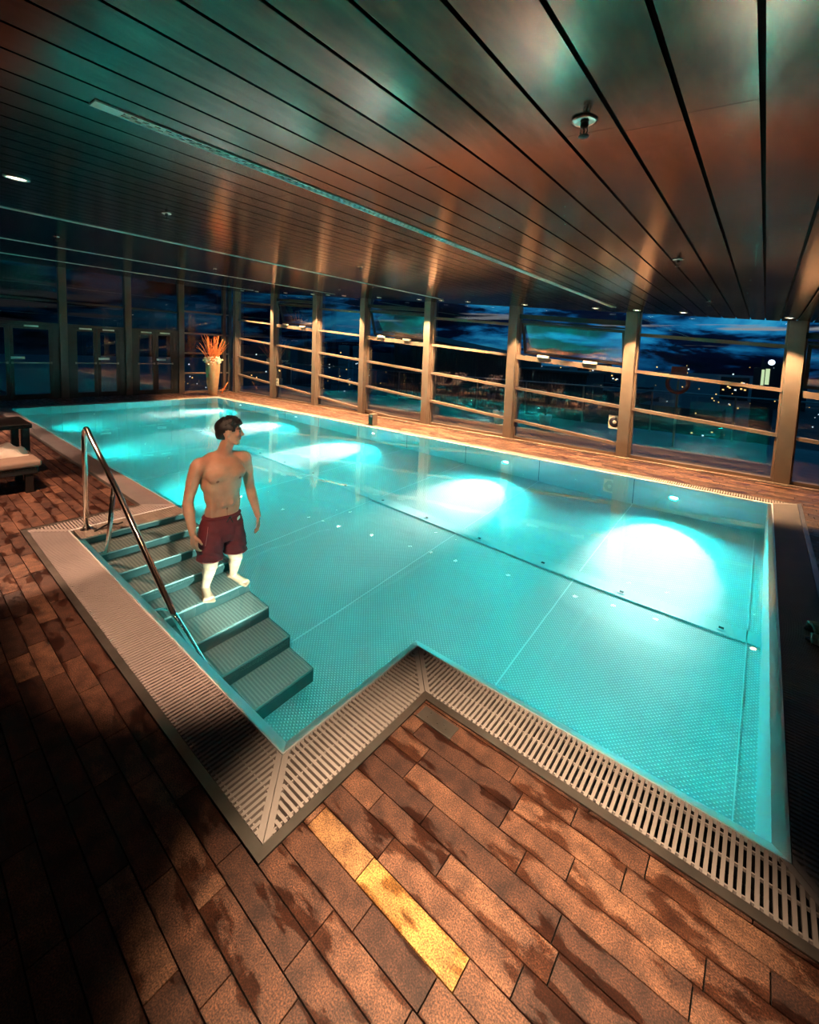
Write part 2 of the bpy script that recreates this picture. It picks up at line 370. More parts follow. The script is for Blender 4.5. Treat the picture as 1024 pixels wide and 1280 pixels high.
# ------------------------------------------------------------------ pool
OUT=[(XE,YA),(XB,YA),(XB,YC),(XD,YC),(XD,YA),(XF,YA),(XF,YE),(XE,YE)]
def make_pool():
    root=empty('swimming_pool','long stainless steel swimming pool glowing turquoise, sunk in the deck','swimming pool',(0,0,0))
    f=MB(); zf=-DEP
    SEAM=[-1.45-1.55*i for i in range(9)]
    f.box(XF,XE,YA,YE,zf-.03,zf); f.box(XD,XB,YC,YA,zf-.03,zf)
    f.build('pool_floor',M['pool_floor'],root)
    for x in SEAM:
        s=MB(); s.box(x-.006,x+.006,YA+.02,YE-.02,zf,zf+.004); s.build('weld_seam',M['rim'],root)
    w=MB(); T=.03
    n=len(OUT)
    CW=.055
    def inset(d):
        # polygon is clockwise seen from above? compute inward offset per vertex
        area=sum(OUT[i][0]*OUT[(i+1)%n][1]-OUT[(i+1)%n][0]*OUT[i][1] for i in range(n))
        sg=1 if area>0 else -1
        r=[]
        for i in range(n):
            p0,p1,p2=Vector(OUT[i-1]),Vector(OUT[i]),Vector(OUT[(i+1)%n])
            a=(p1-p0).normalized(); b=(p2-p1).normalized()
            na=Vector((-a.y,a.x))*sg; nb=Vector((-b.y,b.x))*sg
            r.append(tuple(p1+na*d+nb*d))
        return r
    IN=inset(CW)
    # walls: one part for each straight run
    IN2=inset(CW+.012)
    for i in range(n):
        a,b=IN[i],IN[(i+1)%n]; o1,o2=OUT[i],OUT[(i+1)%n]
        if i==2: pass
        m=MB(); m.add([(*a,-.05),(*b,-.05),(*b,zf),(*a,zf),(*o1,-.05),(*o2,-.05),(*o2,zf),(*o1,zf)],[(0,1,2,3),(7,6,5,4),(0,4,5,1),(3,2,6,7),(0,3,7,4),(1,5,6,2)])
        m.build('pool_wall',M['pool_wall'],root)
        m=MB()  # sloping rim lip from deck level into the water
        m.add([(*o1,.001),(*o2,.001),(*b,-.022),(*a,-.022),(*o1,-.07),(*o2,-.07),(*b,-.07),(*a,-.07)],[(0,1,2,3),(7,6,5,4),(0,4,5,1),(3,2,6,7),(0,3,7,4),(1,5,6,2)])
        m.build('rim',M['rim'],root)
    # floor channel cover and its inlets
    c=MB(); c.box(XF+.04,XE-.05,4.68,4.87,zf,zf+.012); ch=c.build('channel_cover',M['pool_wall'],root,bevel=.003)
    x=-.12
    while x>XF+.3:
        q=MB(); q.box(x-.035,x+.035,4.735,4.80,zf+.012,zf+.018); q.box(x-.02,x+.02,4.75,4.785,zf+.018,zf+.019,1)
        q.build('floor_inlet',[M['pool_wall'],M['gutter']],ch); x-=.86
    # long joints of the wall panels and the step at the wall base
    for x in SEAM: jw=MB(); jw.box(x-.004,x+.004,YE-CW-.004,YE-CW,-1.3,-.06); jw.build('wall_joint',M['riser'],root)
    # base curb along right wall
    k=MB(); k.box(XE-.16,XE-.152,YA+.05,YE-.3,zf,zf+.012); k.build('floor_bead',M['rim'],root)
    return root,IN
POOL,INNER=make_pool()
def make_steps():
    root=empty('pool_steps','flight of ridged steel steps leading down into the pool','steps',(0,0,0))
    x0=-4.72; run=.31; rise=DEP/8
    y0,y1=YC+.036,YA+.005
    # landing
    l=MB(); l.box(XD+.036,x0,y0,y1,-.03,0.002)
    y=y0+.01
    while y<y1-.012: l.box(XD+.045,x0-.01,y,y+.012,.002,.008); y+=.026
    l.build('landing',M['landing'],root)
    for k in range(1,8):
        xs=x0+run*(k-1); z=-rise*k
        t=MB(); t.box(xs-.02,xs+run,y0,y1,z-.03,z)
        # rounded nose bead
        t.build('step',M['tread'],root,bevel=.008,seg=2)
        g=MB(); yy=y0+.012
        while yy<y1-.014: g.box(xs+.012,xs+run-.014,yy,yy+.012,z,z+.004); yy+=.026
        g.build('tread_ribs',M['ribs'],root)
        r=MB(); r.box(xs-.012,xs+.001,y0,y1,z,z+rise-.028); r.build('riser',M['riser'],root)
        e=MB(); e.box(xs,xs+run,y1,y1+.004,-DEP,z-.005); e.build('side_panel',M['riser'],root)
    r=MB(); xs=x0+run*7; r.box(xs-.012,xs+.001,y0,y1,-DEP,-DEP+rise-.028); r.build('riser',M['riser'],root)
    return root
M['landing']=pbr('landing_steel',(.50,.42,.36),.35,metal=.6,var=.2)
M['ribs']=mat_poolsteel('rib_steel',base=(.26,.31,.29),rough=.45,metal=.3)
make_steps()
def make_water():
    m=MB(); r=[(x,y,WZ) for x,y in OUT]
    # stop at the sloped rim: intersects it just below deck level
    m.add(r,[tuple(range(len(r)-1,-1,-1))]); o=m.build('pool_water',M['water'])
    if o.data.polygons[0].normal.z<0: o.data.flip_normals()
    o.data.polygons[0].use_smooth=True
    tag(o,'calm clear turquoise water filling the pool','water',kind='stuff')
make_water()
# underwater lamps on the walls (fixtures with a round lens)
UW=[]
def uw_lamp(x,y,z,ny,label):
    # disc facing +-y
    root=empty('underwater_lamp',label,'underwater lamp',(x,y,z),group='round lamps in the pool walls')
    Mx=Matrix.Rotation(-PI/2*ny,3,'X')
    m=MB(); m.lathe([(.001,0),(.072,0),(.075,.006),(.06,.012),(.058,.010),(.001,.010)],(0,0,0),28,0,Mx); m.build('lamp_ring',M['chrome'],root)
    m=MB(); m.lathe([(.001,.010),(.05,.012),(.001,.018)],(0,0,0),24,0,Mx); m.build('lens',M['uwlamp'],root)
    UW.append((x,y,z,ny))

# ------------------------------------------------------------------ gratings
def make_grate(p0,p1,side,m0,m1,label,width=.25,pitch=.0245,group='white slatted overflow gratings round the pool'):
    """p0->p1 along pool edge, side=outward normal, m0/m1 = +1 concave(shorter outside) / -1 convex(longer outside) / 0 square"""
    p0=Vector((*p0,0)); p1=Vector((*p1,0)); d=(p1-p0); Ln=d.length; d.normalize(); nrm=Vector((*side,0))
    def W(t,s,z): 
        v=p0+d*t+nrm*s; return (v.x,v.y,z)
    mid=p0+(p1-p0)/2
    root=empty('overflow_grating',label,'grating',(0,0,0),group=group)
    def quadbox(mb,c,z0,z1,mi=0):  # c: 4 (t,s)
        pts=[W(t,s,z0) for t,s in c]+[W(t,s,z1) for t,s in c]
        # orientation
        a=Vector(pts[1])-Vector(pts[0]); b=Vector(pts[3])-Vector(pts[0])
        if a.cross(b).z<0: pts=[pts[0],pts[3],pts[2],pts[1],pts[4],pts[7],pts[6],pts[5]]
        mb.hexa(pts,mi)
    s0=.004; s1=width; PW=.028; g=.002
    def tr(s): return (m0*s+g, Ln-m1*s-g)
    mb=MB()
    # end plates along the mitres
    ep=[]
    if m0: 
        ep.append(MB()); quadbox(ep[-1],[(m0*s0+g,s0),(m0*s0+g+PW*1.3,s0),(m0*s1+g+PW*1.3,s1),(m0*s1+g,s1)],-.022,.001)
    if m1:
        ep.append(MB()); quadbox(ep[-1],[(Ln-m1*s0-g,s0),(Ln-m1*s0-g-PW*1.3,s0),(Ln-m1*s1-g-PW*1.3,s1),(Ln-m1*s1-g,s1)],-.022,.001)
    e0=PW*1.3 if m0 else 0; e1=PW*1.3 if m1 else 0
    def lo(s): return m0*s+g+e0
    def hi(s): return Ln-m1*s-g-e1
    a=min(lo(s0),lo(s1)); b=max(hi(s0),hi(s1)); t=a+pitch*.3; w=pitch*.55
    while t+w<b:
        c=t+w/2; sa,sb=s0,s1
        # clip in s so that lo(s)<=c<=hi(s)
        if m0>0: sb=min(sb,(c-g-e0))
        if m0<0: sa=max(sa,-(c-g-e0))
        if m1>0: sb=min(sb,(Ln-g-e1-c))
        if m1<0: sa=max(sa,-(Ln-g-e1-c))
        if sb-sa>.006: quadbox(mb,[(t,sa),(t+w,sa),(t+w,sb),(t,sb)],-.018,0)
        t+=pitch
    for s in (.035,.125,width-.02):
        quadbox(mb,[(lo(s),s),(hi(s),s),(hi(s+.006),s+.006),(lo(s+.006),s+.006)],-.016,-.004)
    mb.build('slats',M['grate'],root)
    for e in ep: e.build('end_plate',M['grate'],root)
    # steel edge trim outside
    q=MB(); sa,sb=width+.003,GT if width>.2 else width+.03
    quadbox(q,[(m0*sa,sa),(Ln-m1*sa,sa),(Ln-m1*sb,sb),(m0*sb,sb)],-.03,.0015)
    quadbox(q,[(m0*sb-m0*.003,sb-.003),(Ln-m1*sb+m1*.003,sb-.003),(Ln-m1*sb,sb),(m0*sb,sb)],-.03,.006)
    q.build('edge_trim',M['trim_steel'],root)
    # gutter beneath
    q=MB(); quadbox(q,[(0,0.001),(Ln,0.001),(Ln-m1*sb,sb),(m0*sb,sb)],-.2,-.19)
    quadbox(q,[(0,.0005),(Ln,.0005),(Ln,.003),(0,.003)],-.2,-.02)
    quadbox(q,[(m0*sb,sb),(Ln-m1*sb,sb),(Ln-m1*(sb+.003),sb+.003),(m0*(sb+.003),sb+.003)],-.2,-.025)
    q.build('gutter',M['gutter'],root)
    return root
make_grate((XE,YA),(XB,YA),(0,-1),-1,1,'slatted grating along the short near pool edge at the lower right')
make_grate((XB,YA),(XB,YC),(1,0),1,-1,'short slatted grating between the two near pool corners')
make_grate((XB,YC),(XD,YC),(0,-1),-1,-1,'slatted grating beside the pool steps, under the handrail')
make_grate((XD,YC),(XD,YA),(-1,0),-1,1,'short slatted grating behind the step landing')
make_grate((XD,YA),(XF,YA),(0,-1),1,-1,'long pale grating running past the loungers to the glass doors')
make_grate((XF,YA),(XF,YE),(-1,0),-1,-1,'slatted grating at the far short end before the glass doors')
make_grate((XF,YE),(XE,YE),(0,1),-1,-1,'narrow slatted grating along the window side of the pool',width=.18,pitch=.03)
make_grate((XE,YE),(XE,YA),(1,0),-1,-1,'dark shadowed grating along the right pool edge')
# small steel hatch in the deck at inner corner
m=MB(); m.box(-1.215,-1.01,1.605,1.685,-.012,.003); 
for i,(dx,dy) in enumerate(((.05,.03),(.05,.06),(.11,.03),(.14,.045),(.16,.03))): m.lathe([(.001,.003),(.004,.003),(.003,.006),(.001,.006)],(-1.215+dx,1.605+dy,0),8)
tag(m.build('steel_hatch',M['trim_steel'],bevel=.002),'small screwed steel cover plate in the deck at the inner pool corner','cover plate')

# ------------------------------------------------------------------ handrail
def make_rail():
    root=empty('handrail','polished steel handrail standing on the landing and running down the steps','handrail',(-4.93,1.17,0))
    R=.021; ox,oy=-4.93,1.17
    def P(x,z,y=1.17): return (x-ox,y-oy,z)
    pts=[P(-4.93,0),P(-4.93,.86)]
    # bend
    c=(-4.93+.085,.86)
    for k in range(1,9):
        a=PI-k*(PI-.98)/9+0
        pts.append(P(c[0]+.085*math.cos(a),c[1]+.13*math.sin(a)))
    pts+= [P(-4.70,.915),P(-4.06,.60),P(-3.03,.02),P(-1.92,-.63)]
    # rail tube bends to wall at the bottom
    pts+= [P(-1.87,-.66,1.16),P(-1.85,-.67,1.12),P(-1.85,-.67,1.09)]
    m=MB(); m.tube(pts,R,16); m.build('rail_tube',M['chrome'],root)
    m=MB(); m.tube([P(-4.12,.60),P(-4.33,-.02),P(-4.345,-.06),P(-4.36,-.075,1.15),P(-4.37,-.08,1.09)],R*.85,14); m.build('brace',M['chrome'],root)
    m=MB(); m.tube([P(-3.02,.0),P(-3.15,-.10),P(-3.19,-.125,1.15),P(-3.2,-.13,1.09)],R*.7,12); m.build('wall_bracket',M['chrome'],root)
    m=MB(); m.lathe([(.001,.004),(.052,.004),(.052,.012),(.03,.018),(.028,.032),(.022,.034),(.001,.034)],(0,0,0),28); m.build('post_flange',M['chrome'],root)
make_rail()
# anchor strap lying on the landing
m=MB(); 
for a in range(1): m.tube([(-4.80,1.20,.012),(-4.83,1.28,.03),(-4.86,1.33,.03),(-4.84,1.40,.015),(-4.87,1.45,.012)],.008,8)
tag(m.build('rubber_strap',M['black_plastic']),'short black strap lying on the landing by the handrail post','strap')

# ------------------------------------------------------------------ facade
COLX=[.331,-1.991,-4.383,-6.753,-9.102,-11.283,-13.654,-16.25]
def make_column(x,label,w=.2):
    mb=MB(); z=cz(x)+.0
    # web, front cap and a rear cap with shadow grooves
    mb.box(x-w/2,x+w/2,YCOL,YCOL+.05,0,z)
    mb.box(x-w/2+.012,x+w/2-.012,YCOL+.05,YCOL+.062,0,z,1)
    mb.box(x-w/2,x+w/2,YCOL+.062,YCOL+.21,0,z)
    o=mb.build('column',[M['column'],M['dark']],bevel=.003); tag(o,label,'column','taupe facade columns by the windows','structure')
nm=['column at the right end, behind the pool corner','second column from the right, beside the round sticker','third column from the right','fourth column, behind the little steel box','fifth column from the right','sixth column from the right','seventh column, right of the tall vase','column next to the glass corner']
for x,l in zip(COLX,nm): make_column(x,'tall taupe facade '+l)
make_column(2.65,'tall taupe facade column beyond the right frame')
RZ=[.04,.76,1.47,2.15]
def make_window(i,xl,xr,tilt,label):
    root=empty('window_%d'%i,label,'window',kind='structure')
    a,b=xl+.1,xr-.1
    def bar(mb,x0,x1,z,h,y0,y1,mi=0):
        mb.hexa([(x0,y0,z-SL*x0-h/2),(x1,y0,z-SL*x1-h/2),(x1,y1,z-SL*x1-h/2),(x0,y1,z-SL*x0-h/2),(x0,y0,z-SL*x0+h/2),(x1,y0,z-SL*x1+h/2),(x1,y1,z-SL*x1+h/2),(x0,y1,z-SL*x0+h/2)],mi)
    fr=MB()
    zs=[z for z in [-.66,-.0+.04,.76,1.47,2.15]]
    for z in zs:
        if z-SL*b<.06 or (z<.1 and i<=2):
            continue
        if tilt and z==2.15: continue
        if tilt and z==1.47: bar(fr,a,b,1.45,.10,YG-.09,YG+.04); continue
        bar(fr,a,b,z,.055,YG-.07,YG+.04)
    if tilt: bar(fr,a,b,2.34,.09,YG-.06,YG+.05,1); bar(fr,a,b,2.245,.03,YG-.03,YG+.04,1)
    # rails that meet the floor inside the bay
    for z in zs:
        if i>2 and -0.02<z-SL*a and z-SL*b<.06:
            xs=min(b,(z-.03)/SL) if SL else b
            if xs>a+.3: bar(fr,a,xs,z,.055,YG-.07,YG+.04)
    fr.box(a,b,YG-.06,YG+.05,0,.05); 
    fr.box(a-.02,a+.03,YG-.05,YG+.04,.0,cz(a)); fr.box(b-.03,b+.02,YG-.05,YG+.04,.0,cz(b))
    fr.build('window_frame',[M['frame'],M['dark_frame']],root)
    gl=MB()
    def pane(x0,x1,z0l,z0r,z1l,z1r): gl.add([(x0,YG,z0l),(x1,YG,z0r),(x1,YG,z1r),(x0,YG,z1l)],[(0,1,2,3)])
    if tilt:
        pane(a,b,.05,.05,1.42-SL*a,1.42-SL*b); pane(a,b,2.36-SL*a,2.36-SL*b,cz(a),cz(b))
    else: pane(a,b,.05,.05,cz(a),cz(b))
    gl.build('glass',M['glass'],root)
    if tilt:
        # awning sash hinged at the top, bottom pushed outwards; local frame sheared with the rail slope
        ang=math.radians(17); h=.70; zt=2.215
        def S(x,u,v):   # u down along sash, v thickness
            return (x,YG+.005+u*math.sin(ang)+v*math.cos(ang),zt-SL*x-u*math.cos(ang)+v*math.sin(ang))
        sm=MB()
        def sb(x0,x1,u0,u1,v0=-.03,v1=.03,mb=sm,mi=0):
            mb.hexa([S(x0,u1,v0),S(x1,u1,v0),S(x1,u1,v1),S(x0,u1,v1),S(x0,u0,v0),S(x1,u0,v0),S(x1,u0,v1),S(x0,u0,v1)],mi)
        aa,bb=a+.04,b-.04
        sb(aa,bb,0,.05); sb(aa,bb,h-.05,h); sb(aa,aa+.05,.05,h-.05); sb(bb-.05,bb,.05,h-.05)
        so=sm.build('sash',M['dark_frame'],root)
        g2=MB(); g2.add([S(aa+.05,.05,0),S(bb-.05,.05,0),S(bb-.05,h-.05,0),S(aa+.05,h-.05,0)],[(0,1,2,3)]); g2.build('sash_glass',M['glass'],so)
        for fx in (.28,.72):
            xx=a+(b-a)*fx
            ac=MB(); zz=1.50-SL*xx
            ac.hexa([(xx-.13,YG-.13,zz+.011),(xx+.13,YG-.13,zz-.011),(xx+.13,YG-.075,zz-.011),(xx-.13,YG-.075,zz+.011),(xx-.13,YG-.13,zz+.061),(xx+.13,YG-.13,zz+.039),(xx+.13,YG-.075,zz+.039),(xx-.13,YG-.075,zz+.061)])
            ac.build('window_actuator',M['white'],root,bevel=.005)
            ch=MB(); e=S(xx,h-.03,-.03); ch.tube([(xx,YG-.09,zz+.03),e],.006,8); ch.build('actuator_chain',M['chrome'],root)
make_window(1,.331,2.65,True,'window bay right of the last column with an open tilt sash')
make_window(2,-1.991,.331,False,'widest fixed window bay with the city lights behind it')
make_window(3,-4.383,-1.991,True,'window bay with an open tilt sash left of the round sticker')
make_window(4,-6.753,-4.383,False,'fixed window bay right of the little steel box')
make_window(5,-9.102,-6.753,True,'window bay with an open tilt sash behind the little steel box')
make_window(6,-11.283,-9.102,False,'fixed window bay, sixth from the right')
make_window(7,-13.654,-11.283,True,'window bay with the small white notice and a tilt sash')
make_window(8,-16.25,-13.654,False,'fixed window bay nearest the glass corner')
# threshold strip with slot grilles in the deck along the facade
m=MB(); m.box(-16.7,3.3,8.44,8.452,.0005,.003); m.box(-16.7,3.3,8.56,8.58,.0005,.004)
o=m.build('trim_1',M['dark']); tag(o,'dark slot line in the deck along the window wall','floor slot',kind='structure')
m=MB(); m.box(-16.7,3.3,8.64,8.70,.0,.012); o=m.build('baseboard_window',M['column'],bevel=.003); tag(o,'low taupe threshold strip at the foot of the windows','threshold',kind='structure')

# back wall: posts, doors, transoms, glass
def make_back():
    PY=[-2.8,-.9,1.1,2.95+.6,5.28,6.98,8.6]
    names=['behind the loungers','far left','left of the first double door','between the first two double doors','between the last two double doors','left of the tall vase','behind the tall vase']
    for y,l in zip(PY,names):
        mb=MB(); w=.19 if y<8.5 else .12; mb.box(XW-.06,XW+.12,y-w/2,y+w/2,0,cz(XW+.12)); o=mb.build('column',M['shaded_column'],bevel=.004)
        tag(o,'dark tall post of the end glass wall, '+l,'column','posts of the end glass wall','structure')
    mb=MB(); mb.box(XW-.08,XW+.06,8.78,8.92,0,cz(XW)); o=mb.build('column',M['shaded_column'],bevel=.004); tag(o,'glass corner post where the end wall meets the windows','column','posts of the end glass wall','structure')
    # corner glazing with rails (beyond the vase)
    root=empty('window_9','glazed end wall bay behind the tall vase','window',kind='structure')
    mb=MB()
    for z in (.74,1.49,2.23,3.03): mb.box(XW-.03,XW+.06,7.07,8.54,z-.028,z+.028); mb.box(XW-.03,XW+.06,8.66,8.8,z-.028,z+.028)
    mb.box(XW-.03,XW+.06,7.07,8.8,0,.06); mb.build('window_frame',M['frame'],root)
    g=MB(); g.add([(XW,7.05,.05),(XW,8.85,.05),(XW,8.85,cz(XW)),(XW,7.05,cz(XW))],[(0,1,2,3)]); g.build('glass',M['glass_end'],root)
    # fixed panes and double doors
    bays=[(PY[2],PY[3],'leftmost glass double door in the dark end wall'),(PY[3],PY[4],'middle glass double door in the dark end wall'),(PY[4],PY[5],'right glass double door beside the tall vase')]
    for i,(y0,y1,l) in enumerate(bays,1):
        a,b=y0+.095,y1-.095; root=empty('door_%d'%i,l,'door',kind='structure'); H=2.2
        f=MB(); f.box(XW-.03,XW+.05,a,b,H,H+.09); f.box(XW-.03,XW+.05,a,b,2.93,2.985)
        f.box(XW-.03,XW+.05,a,a+.16,0,H); f.box(XW-.03,XW+.05,b-.16,b,0,H)
        f.build('door_frame',M['dark_frame'],root)
        g=MB(); g.add([(XW,a,H),(XW,b,H),(XW,b,cz(XW)),(XW,a,cz(XW))],[(0,1,2,3)]); g.build('transom_glass',M['glass_end'],root)
        mid=(a+b)/2
        for (c,d,hs) in ((a+.16,mid-.004,1),(mid+.004,b-.16,-1)):
            lf=MB(); X0,X1=XW-.02,XW+.04
            lf.box(X0,X1,c,c+.085,.0,H-.01); lf.box(X0,X1,d-.085,d,.0,H-.01); lf.box(X0,X1,c+.085,d-.085,.01,.16); lf.box(X0,X1,c+.085,d-.085,H-.11,H-.01)
            lo=lf.build('door_leaf',M['dark_frame'],root)
            g=MB(); g.add([(XW+.01,c+.08,.15),(XW+.01,d-.08,.15),(XW+.01,d-.08,H-.1),(XW+.01,c+.08,H-.1)],[(0,1,2,3)]); g.build('door_glass',M['glass_end'],lo)
            hb=MB(); hb.box(XW+.07,XW+.10,c+.06,d-.06,1.075,1.105); hb.box(XW+.03,XW+.10,c+.03,c+.07,1.06,1.12); hb.box(XW+.03,XW+.10,d-.07,d-.03,1.06,1.12); hb.build('push_bar',M['trim_steel'],lo)
            hb=MB(); ym=(c+d)/2; hb.box(XW+.04,XW+.09,ym-.16,ym+.16,H-.055,H-.005); hb.build('door_closer',M['vent'],lo,bevel=.005)
            if hs<0:
                hb=MB(); hb.box(XW+.045,XW+.055,c+.02,c+.32,1.2,1.27); hb.build('door_plate',M['vent'],lo)
    root=empty('window_10','dark glazed end wall left of the double doors','window',kind='structure')
    f=MB(); f.box(XW-.03,XW+.05,-2.9,1.0,2.2,2.29); f.box(XW-.03,XW+.05,-2.9,1.0,2.93,2.985); f.box(XW-.03,XW+.05,-2.9,1.0,0,.1); f.build('window_frame',M['dark_frame'],root)
    g=MB(); g.add([(XW,-2.9,.05),(XW,1.05,.05),(XW,1.05,cz(XW)),(XW,-2.9,cz(XW))],[(0,1,2,3)]); g.build('glass',M['glass_end'],root)
make_back()

# ------------------------------------------------------------------ stickers
def sticker_round():
    root=empty('window_sticker','white square sticker with a dark round emblem on the glass by the second column','sticker',(-2.19,YG-.012,.66-.03))
    m=MB(); m.box(-.11,.11,-.002,.002,-.13,.13); m.build('sticker_sheet',M['white'],root)
    Mx=Matrix.Rotation(PI/2,3,'X')
    m=MB(); m.lathe([(.001,.002),(.10,.002),(.10,.004),(.001,.004)],(0,0,0),32,0,Mx); m.build('round_emblem',M['navy'],root)
    m=MB(); m.lathe([(.001,.004),(.035,.004),(.035,.006),(.001,.006)],(0,0,0),20,0,Mx); m.build('emblem_centre',M['white'],root)
M['navy']=pbr('navy_print',(.012,.012,.03),.5)
sticker_round()
def notice():
    root=empty('notice_sign','small white pictogram notice standing on a rail of the seventh bay','sign',(-13.33,YG-.08,.605+.0))
    root.location.z=.04-SL*-13.33*0+0  # set below
    z=.76-.72*0
    root.location.z=.04+.0+SL*13.33*0
    return root
ns=empty('notice_sign','small white pictogram notice at the left of the window bay beside the seventh column','sign',(-13.42,YG-.075,.61))
m=MB(); m.box(-.085,.085,-.003,.003,-.13,.13); m.build('sign_board',M['white'],ns)
m=MB(); m.box(-.06,.0,-.005,-.003,.03,.05); m.build('pictogram',M['navy'],ns)
m=MB(); m.box(-.055,-.035,-.005,-.003,-.09,-.03); m.build('pictogram',M['navy'],ns)
m=MB(); m.box(.02,.05,-.005,-.003,-.09,-.05); m.build('pictogram',M['navy'],ns)
m=MB()
m.add([(-.07,-.005,.02),(-.02,-.005,.09),(0,-.005,.07),(-.05,-.005,.0)],[(0,1,2,3)]); m.build('pictogram',M['navy'],ns)

# ------------------------------------------------------------------ downlights
LX=[.21,-1.13,-1.83,-2.53,-3.94,-5.31,-6.04,-6.71,-8.07,-9.45,-10.15,-10.86,-12.27,-13.97,-14.93]
TILT=math.atan(-SL)
def downlight(x,y,label,group,r=.045,lamp='lamp'):
    root=empty('recessed_downlight',label,'ceiling light',(x,y,cz(x)-.001),group=group)
    root.rotation_euler=(0,math.atan(SL),0)
    m=MB(); m.lathe([(r,0),(r+.018,0),(r+.016,-.006),(r+.002,-.008),(r-.002,-.002)],(0,0,0),24); m.build('trim_ring',M['vent'],root)
    m=MB(); m.lathe([(.001,-.0025),(r-.002,-.0025),(r-.002,-.001),(.001,-.001)],(0,0,0),24); m.build('lamp_face',M[lamp],root)
    return root
def spot(name,loc,tgt,power,col,size,blend,rad=.03):
    l=bpy.data.lights.new(name,'SPOT'); l.energy=power; l.color=col; l.spot_size=math.radians(size); l.spot_blend=blend; l.shadow_soft_size=rad
    o=bpy.data.objects.new(name,l); COL.objects.link(o); o.location=loc
    o.rotation_euler=(Vector(tgt)-Vector(loc)).to_track_quat('-Z','Y').to_euler(); 
    return o
WARM=(1,.62,.29); WARM2=(1,.56,.30)
order=['rightmost','second from the right','third from the right','fourth from the right','fifth from the right','sixth from the right','seventh from the right','middle','seventh from the left','sixth from the left','fifth from the left','fourth from the left','third from the left','second from the left','leftmost']
for x,w in zip(LX,order):
    downlight(x,8.3,'small bright recessed downlight in the window row, %s'%w,'row of downlights along the window wall')
    spot('window_downlight',(x,8.3,cz(x)-.02),(x,8.36,0),(520 if x>-2 else 850 if x>-4.5 else 1300),WARM,80,.35,.035)
for x,l in ((-4.12,'round recessed downlight in the dark ceiling at the upper left'),(-.5,'recessed downlight above the near deck'),(-1.5,'added recessed downlight out of view, lighting the man on the steps'),(-5.6,'recessed downlight above the step landing'),(-7.75,'recessed downlight above the loungers'),(-9.6,'added recessed downlight out of view, brightening the second and third lounger'),(-11.4,'recessed downlight above the far deck')):
    downlight(x,{-9.6:-.6,-5.6:.3,-1.5:.1}.get(x,.64),l,'downlights above the lounger deck',.055,'lamp_dim')

# ------------------------------------------------------------------ ceiling vents and sprinklers
def vent(x,y0,y1,label,w=.05):
    root=empty('ceiling_vent',label,'vent',(x,y0,cz(x)),group='long slot vents in the ceiling')
    root.rotation_euler=(0,math.atan(SL),0); Ln=y1-y0
    m=MB(); m.box(-w/2-.012,-w/2,0,Ln,-.006,.01); m.box(w/2,w/2+.012,0,Ln,-.006,.01); m.box(-w/2,w/2,-.0,.10,-.006,.004); m.box(-w/2,w/2,0.1,Ln,-.0015,.004,1); m.box(-.002,.002,.1,Ln,-.007,0)
    m.build('vent_frame',[M['vent'],M['dark']],root)
    m=MB(); y=.11; k=0
    while y<Ln-.03:
        for s in (0,1):
            if (k+s)%2: m.box(-w/2+.003+s*w/2,-.004+s*w/2,y,y+.017,-.006,.0)
        y+=.022; k+=1
    m.build('deflectors',M['vent'],root)
vent(-2.13,.56,8.0,'nearest slotted ceiling vent strip, with a blank pale end plate')
vent(-5.80,-1.5,8.0,'second slotted ceiling vent strip, crossing the middle of the ceiling')
vent(-9.5,-1.5,8.0,'third thin ceiling vent strip, towards the glass doors')
vent(-13.7,-1.5,8.0,'farthest thin ceiling vent strip above the glass doors')
def sprinkler(x,y,label):
    root=empty('fire_sprinkler',label,'sprinkler',(x,y,cz(x)),group='sprinkler heads in the ceiling')
    m=MB(); m.lathe([(.001,-.001),(.042,-.001),(.043,-.005),(.03,-.010),(.012,-.006),(.001,-.006)],(0,0,0),28); m.build('escutcheon',M['chrome'],root)
    m=MB(); m.lathe([(.001,-.006),(.013,-.008),(.013,-.022),(.009,-.026),(.001,-.026)],(0,0,0),16)
    m.tube([(-.010,0,-.024),(-.012,0,-.038),(-.003,0,-.052)],.0022,6); m.tube([(.010,0,-.024),(.012,0,-.038),(.003,0,-.052)],.0022,6); m.tube([(0,0,-.024),(0,0,-.05)],.003,6)
    m.build('sprinkler_body',M['black_plastic'],root)
    m=MB(); m.lathe([(.001,-.052),(.017,-.050),(.017,-.053),(.001,-.055)],(0,0,0),16); m.build('deflector_plate',M['black_plastic'],root)
for x,y,l in ((-.536,1.499,'largest, nearest sprinkler head with chrome ring'),(-.591,3.87,'sprinkler head near the right end, over the pool'),(-.62,6.6,'small sprinkler head near the window, right side'),(-4.0,1.55,'sprinkler head left of centre in the dark ceiling'),(-4.25,4.0,'sprinkler head in the middle of the ceiling'),(-7.7,1.58,'sprinkler head at the far left, above the doors'),(-8.25,4.04,'tiny sprinkler head between two far vent strips'),(-7.9,6.8,'tiny sprinkler head near the far downlights')):
    sprinkler(x,y,l)

